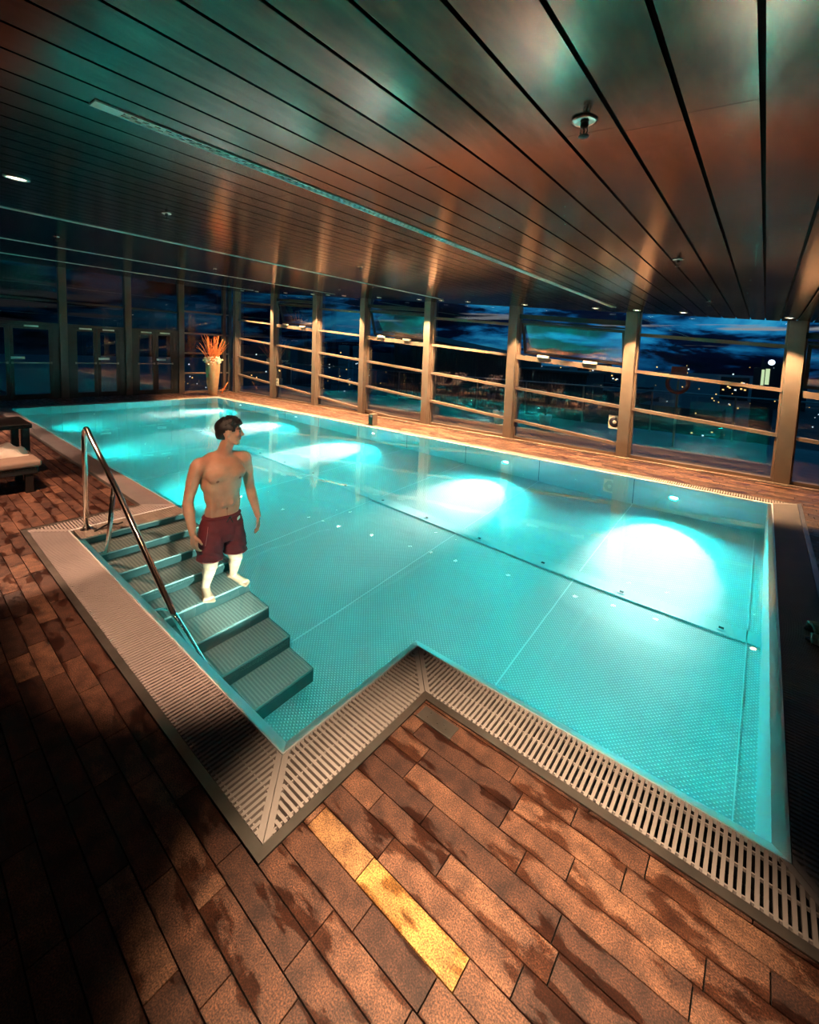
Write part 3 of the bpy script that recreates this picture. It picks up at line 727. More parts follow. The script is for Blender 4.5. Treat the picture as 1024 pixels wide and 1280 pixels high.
# ------------------------------------------------------------------ vase
def make_vase():
    root=empty('tall_vase','tall tapered clay vase with orange twigs in the far corner by the windows','vase',(-15.7,7.6,0))
    m=MB(); m.lathe([(.001,0),(.135,0),(.14,.02),(.20,.45),(.235,.85),(.245,1.1),(.24,1.22),(.225,1.24),(.2,1.20),(.001,1.18)],(0,0,0),36); m.build('vase_body',M['clay'],root)
    rnd=random.Random(5); m=MB()
    for k in range(58):
        a=rnd.random()*2*PI; sp=rnd.uniform(.1,.55)*(1.0 if k%3 else .5); h=rnd.uniform(.55,1.05)
        side=rnd.choice((-1,1,0)); dx=math.cos(a)*sp*.45; dy=side*sp*.85+math.sin(a)*.12
        pts=[Vector((math.cos(a)*.08,math.sin(a)*.08,1.15))]
        for s in range(1,6):
            t=s/5; pts.append(Vector((pts[0].x+dx*t**1.2+rnd.uniform(-.025,.025),pts[0].y+dy*t**1.3+rnd.uniform(-.03,.03),1.15+h*t)))
        m.tube(pts,.01,5,radii=[.013,.012,.011,.009,.008,.004])
    m.build('twigs',M['twig'],root)
    m=MB()
    for k in range(150):
        a=rnd.random()*2*PI; r=rnd.uniform(.14,.33); z=1.25+rnd.uniform(-.06,.14)-max(0,r-.25)*1.0
        c=Vector((r*math.cos(a),r*math.sin(a),z)); R=Matrix.Rotation(rnd.random()*6,3,'X')@Matrix.Rotation(rnd.random()*6,3,'Y')
        m.ell(c,(.05,.03,.006),R,8,5)
    m.build('dried_leaves',M['dried'],root)
    m=MB()
    for k in range(3): m.tube([(.16,.2+k*.02,.02),(.2,.27+k*.02,.25),(.22,.36+k*.03,.42+.05*k)],.012,6)
    m.tube([(.2,.27,.12),(.19,.2,.22)],.012,6)
    return root
make_vase()
m=MB(); 
m.tube([(0,0,.0),(.02,.12,.22),(.03,.24,.42)],.02,8); m.tube([(0,.05,.0),(.0,.05,.2)],.012,6); m.tube([(-.02,-.05,.12),(.02,.16,.14)],.012,6)
o=m.build('twig_ornament',M['twig']); o.location=(-16.1,8.12,.0); tag(o,'small orange wooden ornament on the deck right of the tall vase','ornament')

# little steel box on far edge
def edge_box():
    root=empty('level_box','small upright steel box with a green front on the window side edge','steel box',(-7.45,7.56,0))
    m=MB(); m.box(-.075,.075,-.07,.11,0,.28); m.build('box_body',M['column'],root,bevel=.006)
    m=MB(); m.box(-.06,.06,-.076,-.07,.03,.2); m.build('front_panel',M['green_panel'],root,bevel=.01)
M['green_panel']=pbr('green_panel',(.01,.10,.08),.3)
edge_box()

# ------------------------------------------------------------------ loungers
def make_lounger():
    # local: foot end at +Y (towards pool), head at -Y ; origin at the centre of the foot edge on floor
    root=empty('sun_lounger','','lounger',group='dark rattan loungers in a row on the near deck')
    w=.36
    f=MB(); f.box(-w,w,-1.98,0,.22,.30); 
    f.build('frame',M['rattan'],root,bevel=.01)
    for sx in (-1,1):
        for y in (-.08,-1.9):
            l=MB(); l.box(sx*(w-.05)-.035,sx*(w-.05)+.035,y-.035,y+.035,0,.22); l.build('leg',M['rattan'],root)
    c=MB(); c.box(-w+.0,w+.02,-1.28,.03,.30,.375); c.build('seat_cushion',M['cushion'],root,bevel=.025,seg=3)
    b=MB(); R=Matrix.Translation((0,-1.28,.32))@Matrix.Rotation(math.radians(-48),4,'X')
    b.box(-w,w+.02,-.76,0,0,.075,M=R); b.build('back_cushion',M['cushion'],root,bevel=.025,seg=3)
    b=MB(); b.box(-w+.02,w-.02,-.76,0,-.03,0,M=R); b.build('backrest_frame',M['rattan'],root)
    # nail head row
    n=MB(); 
    x=-w+.02
    while x<w: n.ell((x,.002,.285),(.005,.004,.005),None,6,4); x+=.036
    y=-1.9
    while y<0: n.ell((w+.001,y,.285),(.004,.005,.005),None,6,4); y+=.036
    n.build('stud_row',M['chrome'],root)
    return root
lg=make_lounger(); lg.location=(-6.95,1.12,0); lg['label']='dark rattan sun lounger with taupe cushion, nearest the handrail at the left edge'
lab=['dark rattan lounger second in the row behind the towel','dark rattan lounger third in the row on the near deck','dark rattan lounger fourth in the row on the near deck','dark rattan lounger last in the row by the glass doors']
for k,x in enumerate((-9.0,-10.05,-12.0,-13.05)): dup(lg,(x,1.0,0),0,lab[k])
def side_table():
    root=empty('side_table','dark rattan side table between the loungers at the left edge','side table',(-8.05,1.2,0))
    t=MB(); t.box(-.42,.42,-1.0,.05,.60,.66); t.build('table_top',M['rattan'],root,bevel=.01)
    for sx in (-1,1):
        for y in (-.92,-.02):
            l=MB(); l.box(sx*.375-.04,sx*.375+.04,y-.04,y+.04,0,.60); l.build('leg',M['rattan'],root)
side_table()
def towel(name,loc,mat,label,s,seed,rx=.3,ry=.22,h=.12):
    rnd=random.Random(seed); n=26; vs=[];fs=[]
    from mathutils import noise
    for j in range(n):
        for i in range(n):
            u=i/(n-1)*2-1; v=j/(n-1)*2-1
            e=max(0,1-(abs(u)**3+abs(v)**3))
            z=h*(e**.5)*(.55+.9*abs(noise.noise(Vector((u*1.8+seed,v*1.8,seed))))+.35*noise.noise(Vector((u*5,v*5,seed))))
            vs.append((u*rx*(1+.15*noise.noise(Vector((v*3,seed,0)))),v*ry*(1+.15*noise.noise(Vector((u*3,seed,5)))),max(.004,z)))
    for j in range(n-1):
        for i in range(n-1): fs.append((j*n+i,j*n+i+1,(j+1)*n+i+1,(j+1)*n+i))
    vs+= [(x,y,0) for x,y,z in vs]; N2=n*n
    ring=[i for i in range(n)]+[j*n+n-1 for j in range(1,n)]+[ (n-1)*n+i for i in range(n-2,-1,-1)]+[j*n for j in range(n-2,0,-1)]
    for a,b in zip(ring,ring[1:]+ring[:1]): fs.append((a,N2+a,N2+b,b))
    m=MB(); m.add(vs,fs,0,True); o=m.build(name,mat); o.location=loc; tag(o,label,'towel'); return o
towel('towel',(-7.13,.72,.375),M['towel'],'crumpled cream towel on the nearest lounger','',3,.2,.36,.16)
towel('towel',(-7.20,.22,.375),M['towel_red'],'folded brown towel behind the cream towel','',9,.22,.16,.17)

# slippers
def slipper(loc,rz,label):
    root=empty('slipper',label,'slipper',loc,rz,'pair of slippers on the right grating')
    m=MB(); 
    pl=[(.045*math.cos(a)*(1.05 if math.sin(a)>0 else .85),.13*math.sin(a)) for a in [2*PI*k/24 for k in range(24)]]
    m.prism(pl,0,.018); m.build('sole',M['black_plastic'],root,bevel=.004)
    m=MB(); 
    for s in range(5):
        y=.02+s*.016; m.tube([(-.045,y,.012),(-.035,y+.004,.04),(0,y+.008,.052),(.035,y+.004,.04),(.045,y,.012)],.011,8)
    m.build('strap',M['towel'],root)
slipper((.475,3.99,.004),PI/2+.4,'dark slipper with pale strap, upper one at the right frame edge')
slipper((.48,3.77,.004),PI/2-.2,'dark slipper with pale strap, lower one at the right frame edge')

# ------------------------------------------------------------------ person
def mat_skin():
    m,nt,out=new('skin'); b=N(nt,'ShaderNodeBsdfPrincipled'); L(nt,b.outputs[0],out.inputs[0])
    tc=N(nt,'ShaderNodeTexCoord'); n=N(nt,'ShaderNodeTexNoise'); n.inputs['Scale'].default_value=9; n.inputs['Detail'].default_value=4; L(nt,tc.outputs['Object'],n.inputs[0])
    r=ramp(nt,n.outputs[0],[(.3,(.40,.20,.13)),(.7,(.52,.28,.185))]); pa=N(nt,'ShaderNodeAttribute'); pa.attribute_name='paint'; mu=N(nt,'ShaderNodeMix',data_type='RGBA',blend_type='MULTIPLY'); mu.inputs['Factor'].default_value=1; L(nt,r.outputs[0],mu.inputs[6]); L(nt,pa.outputs['Color'],mu.inputs[7]); L(nt,mu.outputs[2],b.inputs['Base Color'])
    b.inputs['Roughness'].default_value=.48; b.inputs['Subsurface Weight'].default_value=0; return m
M['skin']=mat_skin()
M['areola']=pbr('areola',(.16,.06,.045),.5); M['lip']=pbr('lip',(.33,.12,.09),.45); M['hair']=pbr('hair',(.008,.006,.006),.5,var=.3,nscale=60); M['eye']=pbr('eye_dark',(.03,.02,.02),.2)
M['shorts']=pbr('maroon_cloth',(.125,.012,.020),.8,bump=.3,bscale=400,var=.15,nscale=14); M['cord']=pbr('cord_dark',(.01,.01,.012),.6); M['patch']=pbr('white_patch',(.7,.68,.66),.6)
def remesh(mb,name,voxel,mats,parent,smooth=4,fac=.5):
    o=mb.build(name+'_src',mats); 
    r=o.modifiers.new('r','REMESH'); r.mode='VOXEL'; r.voxel_size=voxel; r.use_smooth_shade=True
    s=o.modifiers.new('s','SMOOTH'); s.iterations=smooth; s.factor=fac
    dg=bpy.context.evaluated_depsgraph_get(); ev=o.evaluated_get(dg); me=bpy.data.meshes.new_from_object(ev)
    me.name=name; bpy.data.objects.remove(o); n=bpy.data.objects.new(name,me); COL.objects.link(n)
    me.materials.clear()
    for m in (mats if isinstance(mats,(list,tuple)) else [mats]): me.materials.append(m)
    for p in me.polygons: p.use_smooth=True
    if parent is not None: n.parent=parent
    return n
def make_person():
    # local: +X forward, +Y his left, z=0 at soles
    root=empty('person','bare-chested man in maroon swim shorts standing on the pool steps, looking aside','person',(-3.58,1.81,-DEP/8*4))
    b=MB()
    V=Vector
    def E(c,r,rot=(0,0,0)):
        R=(Matrix.Rotation(rot[2],3,'Z')@Matrix.Rotation(rot[1],3,'Y')@Matrix.Rotation(rot[0],3,'X'))
        b.ell(c,r,R,24,16)
    # torso (weight slightly on right leg; chest a little forward)
    cx=.02
    E((0,0,.93),(.115,.165,.12))          # pelvis
    E((0,0,1.05),(.098,.145,.13))         # low belly
    E((.01,0,1.17),(.095,.142,.13))      # waist
    E((.005,0,1.22),(.102,.156,.17)); E((.02,0,1.30),(.112,.165,.15))       # ribs
    E((.02,0,1.42),(.115,.178,.125))      # upper chest
    E((.0,0,1.495),(.085,.15,.07))        # shoulder girdle
    for s in (-1,1):
        E((.098,s*.080,1.39),(.044,.092,.066),(0,.15,s*.12))   # pectoral
        E((-.055,s*.10,1.40),(.06,.09,.13))                     # back
        E((-.015,s*.124,1.34),(.06,.045,.10),(s*.25,0,0)); b.cap((-.005,s*.09,1.515),(0,s*.195,1.495),.045,.056); E((.0,s*.155,1.465),(.062,.075,.055))        # lat
        E((-.060,s*.07,.92),(.075,.080,.09))                      # glute
        E((0.005,s*.205,1.475),(.066,.062,.078),(s*.25,0,0))   # deltoid
        E((-.02,s*.10,1.535),(.05,.085,.036),(-s*.42,0,0))      # trapezius
        b.cap((.045,s*.03,1.515),(.02,s*.19,1.53),.013,.014)     # collar bone
        for z in (1.255,1.195,1.135): E((.092,s*.033,z),(.024,.034,.030))     # abs
        E((.055,s*.108,1.12),(.03,.03,.10),(0,0,0))   # oblique
    # neck and head (turned to his left)
    b.cap((-.005,0,1.50),(.045,.025,1.650),.064,.056)
    
    hy=math.radians(58); HC=V((.062,.035,1.748)); HR=Matrix.Rotation(hy,3,'Z')@Matrix.Rotation(math.radians(3),3,'Y')
    def H(p): return HC+HR@V(p)
    for s in (-1,1): b.cap((.055,s*.02+.005,1.52),H((-.01,s*.046,-.06)),.013,.016)
    def EH(c,r,ry=0,rz=0,rx=0):
        R=HR@Matrix.Rotation(rz,3,'Z')@Matrix.Rotation(ry,3,'Y')@Matrix.Rotation(rx,3,'X'); b.ell(H(c),r,R,24,16)
    EH((-.012,0,.025),(.096,.077,.092)); EH((.03,0,-.01),(.063,.064,.082)); EH((.028,0,-.055),(.058,.056,.052)); EH((.058,0,-.088),(.030,.032,.024))
    EH((.014,0,-.075),(.046,.048,.03),.35)
    for s in (-1,1):
        b.cap(H((-.005,s*.058,-.045)),H((.058,s*.022,-.092)),.018,.018)   # jaw line
        EH((.068,s*.038,-.012),(.02,.024,.02))          # cheek
        EH((.080,s*.030,.030),(.013,.028,.009))         # brow
        EH((-.008,s*.076,.0),(.020,.010,.033),.12,s*.35)  # ear
        EH((.074,s*.031,.012),(.012,.014,.010))         # eye ball
    b.cap(H((.086,0,.022)),H((.108,0,-.018)),.009,.0125); EH((.1,0,-.024),(.015,.017,.009))
    EH((.088,0,-.048),(.010,.024,.0065)); EH((.086,0,-.060),(.010,.021,.007))
    # arms
    def arm(s,sh,el,wr,hd,fdir,thumb,curl):
        b.cap(sh,V(sh)+(V(el)-V(sh))*.45,.054,.054); b.cap(V(sh)+(V(el)-V(sh))*.35,el,.053,.041)
        m=V(sh)+(V(el)-V(sh))*.5; E(m+V((.012,0,0)),(.045,.042,.085),(0,0,0))
        b.cap(el,V(el)+(V(wr)-V(el))*.35,.043,.044); b.cap(V(el)+(V(wr)-V(el))*.3,wr,.043,.027)
        wr=V(wr); d=V(fdir).normalized(); th=V(thumb).normalized(); nrm=d.cross(th).normalized()   # palm normal
        side=th
        palm=[]
        for q,(off,l) in enumerate(((.030,.074),(.010,.080),(-.010,.075),(-.029,.060))):
            base=wr+d*.088+side*off
            b.cap(wr+d*.01+side*off*.45,base,.015,.0125,12)
            n=curl
            p=base; dd=V(d)
            segs=(.45,.32,.23)
            for k,sg in enumerate(segs):
                dd=(dd+nrm*s*(.22+.30*k*curl)).normalized(); q2=p+dd*l*sg
                b.cap(p,q2,.0098-.0009*k,.0092-.001*k,10); p=q2
        t0=wr+d*.025+side*.022; t1=t0+(d*.6+side*.75+nrm*s*.25).normalized()*.045; t2=t1+(d*.9+side*.25+nrm*s*.35).normalized()*.034
        b.cap(t0,t1,.017,.013,12); b.cap(t1,t2,.012,.0095,10)
    #  right arm (y negative), held a little away from the body
    arm(-1,(.0,-.212,1.475),(-.03,-.272,1.175),(.055,-.268,.935),None,(.10,.06,-.93),(.9,.2,.05),.9)
    arm(1,(.0,.212,1.475),(-.035,.285,1.18),(.05,.315,.935),None,(.14,-.03,-.93),(.85,-.35,.1),1.2)
    # legs
    def leg(s,hip,kn,an,toe):
        hip,kn,an=V(hip),V(kn),V(an)
        b.cap(hip,hip+(kn-hip)*.5,.088,.078); b.cap(hip+(kn-hip)*.45,kn,.078,.055)
        E(hip+(kn-hip)*.35+V((.03,0,0)),(.06,.062,.16))
        E(kn+V((.018,0,0)),(.045,.048,.055))
        b.cap(kn,kn+(an-kn)*.35,.052,.050); b.cap(kn+(an-kn)*.3,an,.050,.033)
        E(kn+(an-kn)*.30+V((-.028,0,0)),(.042,.045,.12))
        f=V(toe); f.normalize(); sd=V((-f.y,f.x,0))
        heel=an+V((0,0,0)); heel.z=.036; heel-=f*.035
        b.cap(an,heel+V((0,0,.0)),.034,.034)
        ball=an+f*.135; ball.z=.028
        b.cap(an+f*.01-V((0,0,.015)),ball+V((0,0,.004)),.036,.026)
        b.cap(heel-V((0,0,.004)),ball+sd*.02,.031,.024); b.cap(heel,ball-sd*.022,.030,.022)
        for q in range(5):
            off=(.034-.0175*q)*-s; ln=(.060,.058,.050,.043,.034)[q]; r=(.0135,.0098,.0092,.0088,.0085)[q]
            # q=0 is the big toe on the inner side
            bs=ball+sd*off; bs.z=.02; tp=bs+f*ln; tp.z=r*1.0
            b.cap(bs,tp,r*1.25,r,10)
    leg(-1,(0,-.092,.90),(.035,-.115,.50),(-.035,-.125,.085),(1,-.30,0))
    leg(1,(0,.092,.90),(.030,.115,.50),(-.055,.135,.085),(1,.22,0))
    for p in range(1): pass
    body=remesh(b,'body',.0058,[M['skin']],root,5,.5)
    me=body.data
    HRi=HR.inverted()
    # relax the torso so the muscles blend into each other
    bm=bmesh.new(); bm.from_mesh(me); bm.verts.ensure_lookup_table()
    def region(f): return [v for v in bm.verts if f(v.co)]
    tv=region(lambda c: .9<c.z<1.60 and abs(c.y)<.27 and not (abs(c.y)>.22 and c.z<1.40))
    for i in range(26): bmesh.ops.smooth_vert(bm,verts=tv,factor=.5,use_axis_x=True,use_axis_y=True,use_axis_z=True)
    nk=region(lambda c: 1.50<c.z<1.70 and (HRi@(c-HC)).x<.04)
    for i in range(14): bmesh.ops.smooth_vert(bm,verts=nk,factor=.5,use_axis_x=True,use_axis_y=True,use_axis_z=True)
    bm.to_mesh(me); bm.free()
    at=me.color_attributes.new('paint','FLOAT_COLOR','POINT'); dat=[]
    def bump(d,r): return max(0.0,min(1.0,(r-d)/(r*.45)))
    for v in me.vertices:
        c=v.co; col=[1.0,1.0,1.0]
        def mixc(t,k):
            for i in range(3): col[i]=col[i]*(1-t)+k[i]*t
        if 1.3<c.z<1.42 and c.x>.07: mixc(bump(math.hypot(abs(c.y)-.098,c.z-1.352),.015),(.36,.26,.24))
        if c.x>.04 and abs(c.y)<.03 and 1.05<c.z<1.13: mixc(bump(math.hypot(c.y*1.2,c.z-1.092),.013),(.3,.22,.2))
        if c.x>.04 and abs(c.y)<.008 and 1.03<c.z<1.08: mixc(.35,(.4,.35,.3))
        h=HRi@(c-HC)
        if c.z>1.6 and h.x>.05:
            mixc(bump(math.hypot(max(0,abs(h.y)-.016),(h.z+.054)*1.6),.014)*(1 if h.x>.08 else 0),(.72,.42,.42))
            mixc(bump(math.hypot(max(0,abs(abs(h.y)-.032)-.016),(h.z-.036)),.0085),(.05,.04,.04))
            mixc(bump(math.hypot((abs(h.y)-.031)*.7,(h.z-.012)*1.3),.011),(.08,.06,.06))
        dat+= col+[1.0]
    at.data.foreach_set('color',dat)
    # hair: cap hugging the skull plus tufts
    hb=MB(); rnd=random.Random(2)
    hb.ell(H((-.022,0,.040)),(.100,.082,.086),HR,24,16)
    hb.ell(H((.018,0,.078)),(.078,.066,.045),HR,24,16)
    hb.ell(H((-.055,0,-.01)),(.058,.068,.072),HR,20,14)
    for s in (-1,1): hb.ell(H((.012,s*.066,.03)),(.040,.016,.042),HR,14,10)
    for k in range(330):
        a=rnd.uniform(0,2*PI); el=rnd.uniform(.15,1.5)
        d=V((math.cos(a)*math.cos(el),math.sin(a)*math.cos(el),math.sin(el)))
        p=V((-.010+d.x*.09,d.y*.072,.045+d.z*.078)); 
        if d.x<-.5 and d.z<.2: continue
        q=p+V((d.x*.012+.014,d.y*.012+rnd.uniform(-.01,.01),.012+rnd.random()*.014))
        hb.tube([H(p),H(p+(q-p)*.6),H(q)],.006,5,radii=[.009,.006,.001])
    # keep the face free: remove by clipping after remesh
    ho=remesh(hb,'hair',.005,[M['hair']],root,1,.3)
    bm=bmesh.new(); bm.from_mesh(ho.data); kill=[]
    for v in bm.verts:
        h=HRi@(v.co-HC)
        if h.x>.062 and h.z<.062: kill.append(v)
        elif h.z<-.062: kill.append(v)
        elif abs(h.y)>.066 and -.026<h.x<.02 and h.z<.022: kill.append(v)
        elif h.x>.02 and h.z<.015: kill.append(v)
    bmesh.ops.delete(bm,geom=kill,context='VERTS'); bm.to_mesh(ho.data); bm.free()
    # shorts
    sb=MB()
    from mathutils import noise
    def ring(cx,cy,rx,ry,z,n=28,wob=.0,sd=0):
        out=[]
        for k in range(n):
            a=2*PI*k/n; w=1+wob*noise.noise(V((math.cos(a)*2.2,math.sin(a)*2.2,z*5+sd)))+wob*.6*math.sin(a*7+sd)*.5
            out.append((cx+rx*math.cos(a)*w,cy+ry*math.sin(a)*w,z))
        return out
    def loft(mb,rings):
        n=len(rings[0]); vs=[p for r in rings for p in r]; fs=[]
        for i in range(len(rings)-1):
            for k in range(n): fs.append((i*n+k,i*n+(k+1)%n,(i+1)*n+(k+1)%n,(i+1)*n+k))
        fs.append(tuple(range(n-1,-1,-1))); fs.append(tuple((len(rings)-1)*n+k for k in range(n)))
        mb.add(vs,fs,0,True)
    loft(sb,[ring(-.012,0,.120,.165,.80,wob=.02),ring(-.014,0,.138,.182,.86,wob=.03),ring(-.012,0,.138,.184,.93,wob=.02),ring(-.005,0,.122,.168,.985,wob=.015),ring(0,0,.108,.155,1.02),ring(0,0,.105,.152,1.032)])
    for s in (-1,1):
        loft(sb,[ring(.016,s*.110,.112,.098,.662,wob=.06,sd=s*3),ring(.012,s*.108,.112,.098,.70,wob=.06,sd=s*3+.3),ring(.006,s*.108,.122,.104,.76,wob=.05,sd=s*3+.5),ring(-.004,s*.095,.128,.100,.84,wob=.04,sd=s*3+1),ring(-.01,s*.08,.125,.10,.92)])
    sh=remesh(sb,'swim_shorts',.006,[M['shorts']],root,3,.5); sh['label']='maroon swim shorts'
    # creases
    for v in sh.data.vertices:
        c=v.co; n=v.normal
        v.co=c+n*(.006*noise.noise(V((c.x*9,c.y*9+c.z*6,c.z*9)))+.004*math.sin(c.z*60+c.y*45+noise.noise(c*8)*5)*max(0,min(1,(1.0-c.z)*4)))
    wb=MB(); wb.tube([V(p) for p in ring(0,0,.110,.157,1.018,n=36)]+[V(ring(0,0,.110,.157,1.018,n=36)[0])],.009,8); wb.build('waistband',M['shorts'],sh)
    dc=MB(); dc.tube([(.118,.012,1.02),(.128,.02,1.0),(.132,.03,.975)],.004,6); dc.tube([(.118,.008,1.02),(.13,-.01,1.005),(.134,-.025,.99)],.004,6); dc.ell((.122,.01,1.018),(.010,.014,.010),None,10,8); dc.build('drawcord',M['cord'],sh)
    pt=MB(); R=Matrix.Translation((.098,.098,.985))@Matrix.Rotation(math.radians(42),4,'Z'); pt.box(-.001,.006,-.026,.026,-.011,.011,M=R); pt.build('white_patch',M['patch'],sh)
    hm=MB()
    for s in (-1,1):
        rr=[V(p) for p in ring(.016,s*.110,.113,.099,.664,wob=.06,sd=s*3)]; hm.tube(rr+[rr[0]],.004,6)
    hm.build('hem',M['hem'],sh)
    pk=MB(); pk.tube([(.075,-.155,.97),(.085,-.168,.90),(.09,-.185,.82)],.0025,5); pk.build('pocket_piping',M['piping'],sh)
    return root
M['hem']=pbr('hem_red',(.55,.05,.04),.8); M['piping']=pbr('piping_pink',(.35,.12,.13),.7)
make_person()

# ------------------------------------------------------------------ outside: terrace and city
m=MB(); m.box(-19,4,YG+.1,13.2,-.2,-.04); tag(m.build('terrace_slab',M['terrace']),'dark stone terrace outside the windows','terrace',kind='structure')
def balustrade():
    root=empty('glass_balustrade','glass balustrade with a thin steel rail at the terrace edge','balustrade',(0,0,0))
    m=MB(); m.tube([(-19,12.9,1.06),(4,12.9,1.06)],.02,10); m.build('top_rail',M['trim_steel'],root)
    x=-18.5
    while x<4:
        p=MB(); p.box(x-.02,x+.02,12.88,12.92,-.04,1.05); p.build('post',M['trim_steel'],root)
        g=MB(); g.add([(x+.05,12.9,.05),(x+1.75,12.9,.05),(x+1.75,12.9,1.0),(x+.05,12.9,1.0)],[(0,1,2,3)]); g.build('glass_panel',M['glass'],root); x+=1.8
balustrade()
def pavilion(x0,x1,y0,y1,zl,zr,label,slats=True):
    root=empty('garden_pavilion',label,'pavilion',(0,0,0),group='timber pavilions on the roof terrace')
    m=MB(); m.hexa([(x0,y0,-.3),(x1,y0,-.3),(x1,y1,-.3),(x0,y1,-.3),(x0,y0,zl),(x1,y0,zr),(x1,y1,zr),(x0,y1,zl)]); m.build('pavilion_wall',M['timber'],root)
    s=MB(); x=x0+.05
    while x<x1: 
        z=zl+(zr-zl)*(x-x0)/(x1-x0); s.box(x,x+.07,y0-.03,y0,-.2,z); x+=.12
    s.build('timber_slats',M['timber'],root)
    r=MB(); r.hexa([(x0-.1,y0-.1,zl),(x1+.1,y0-.1,zr),(x1+.1,y1,zr),(x0-.1,y1,zl),(x0-.1,y0-.1,zl+.08),(x1+.1,y0-.1,zr+.08),(x1+.1,y1,zr+.08),(x0-.1,y1,zl+.08)]); r.build('roof_edge',M['timber'],root)
pavilion(-13.5,-7.6,15,18,2.7,1.75,'dark timber pavilion with sloping roof line beyond the middle windows')
pavilion(-7.2,-4.7,15,17,1.35,1.3,'low dark timber pavilion beyond the open tilt window')
def life_ring():  # built outside in place of an indoor ring's reflection in the glass
    root=empty('life_ring','dull red life ring on an added terrace post, standing in for a window reflection','life ring',(-1.47,10.9,1.38))
    pts=[Vector((.2*math.cos(2*PI*k/24),0,.2*math.sin(2*PI*k/24))) for k in range(25)]
    m=MB(); m.tube(pts,.042,12,caps=False); m.build('ring',M['ring'],root)
    m=MB(); m.box(-.15,.15,.06,.08,.14,.36); m.build('backboard',M['ring'],root)
    m=MB(); m.box(-.02,.02,.08,.12,-1.42,.36); m.build('post',M['trim_steel'],root)
life_ring()
def planter(x,y,label):
    root=empty('terrace_planter',label,'planter',(x,y,-.04),group='white planters on the terrace')
    m=MB(); m.lathe([(.001,0),(.11,0),(.17,.36),(.165,.38),(.15,.36),(.001,.34)],(0,0,0),24); m.build('pot',M['planter'],root)
    rnd=random.Random(int(x*10)); m=MB()
    for k in range(24):
        a=rnd.random()*6.28; m.tube([(0,0,.34),(math.cos(a)*.08,math.sin(a)*.08,.5+.1*rnd.random()),(math.cos(a)*.2,math.sin(a)*.2,.5+.12*rnd.random())],.01,4,radii=[.006,.012,.002])
    m.build('foliage',M['leaf'],root)
for x,y,l in ((-4.4,10.9,'white planter seen through the open tilt window bay'),(-5.6,10.6,'white planter outside the bay right of the steel box'),(-8.3,10.8,'white planter outside the bay behind the steel box')): planter(x,y,l)
m=MB(); m.add([(-1500,60,-40),(1500,60,-40),(1500,2500,-40),(-1500,2500,-40)],[(0,1,2,3)]); tag(m.build('city_ground',M['city']),'dark city ground far below the terrace','ground',kind='structure')
def city():
    rnd=random.Random(21)
    spots=[]
    k=0
    for i in range(46):
        ang=rnd.uniform(-1.25,.62); d=rnd.uniform(160,700)
        x=math.sin(ang)*d; y=math.cos(ang)*d+40; w=rnd.uniform(12,40); h=rnd.uniform(12,40)+ (d/700)*10 - 0
        if any(abs(x-a)<(w+c)/2+2 and abs(y+w*.35-b-c*.35)<(w+c)*.35+2 for a,b,c,e in spots) or (abs(x)<30 and abs(y-300)<40): continue
        spots.append((x,y,w,h))
    for i,(x,y,w,h) in enumerate(spots):
        root=empty('city_building','distant dark building with scattered lit windows on the night skyline','building',(x,y,-40),group='far buildings of the night skyline')
        m=MB(); m.box(-w/2,w/2,0,w*.7,0,h); m.build('building_body',M['city'],root)
        wm=MB(); n=rnd.randint(3,9)
        for q in range(n):
            wx=rnd.uniform(-w/2+1,w/2-2); wz=rnd.uniform(h*.35,h-2); sz=max(.5,y/420); wm.box(wx,wx+sz*1.3,-.2,0,wz,wz+sz,0 if rnd.random()<.45 else 1)
        wm.build('lit_windows',[M['win_warm'],M['win_cool']],root)
    root=empty('city_tower','tall tower with a lit panel and round white beacon on the skyline','tower',(0,300,-40))
    m=MB(); m.box(-5,5,0,9,0,41.5); m.box(-2,-1,2,3,41.5,47); m.build('tower_body',M['city'],root)
    m=MB(); m.box(-1.6,-.3,-.3,0,32,40.5); m.box(.1,1.9,-.3,0,32.5,41); m.build('lit_panel',M['win_green'],root)
    m=MB(); m.ell((2.2,1,44.5),(1.5,1.5,1.5),None,14,10); m.build('beacon',M['beacon'],root)
    m=MB()
    for i in range(520):
        ang=rnd.uniform(-1.2,.6); d=rnd.uniform(120,520); s=d/900*rnd.uniform(.5,1.3)
        x=math.sin(ang)*d; y=math.cos(ang)*d; z=-40+rnd.random()**2*34+ (8 if d>300 else 0)
        m.ell((x,y,z),(s,s,s),None,6,4,0 if rnd.random()<.5 else 1)
    tag(m.build('city_lights',[M['win_warm'],M['win_cool']]),'scattered small lights of the city at night','city lights',kind='stuff')
city()

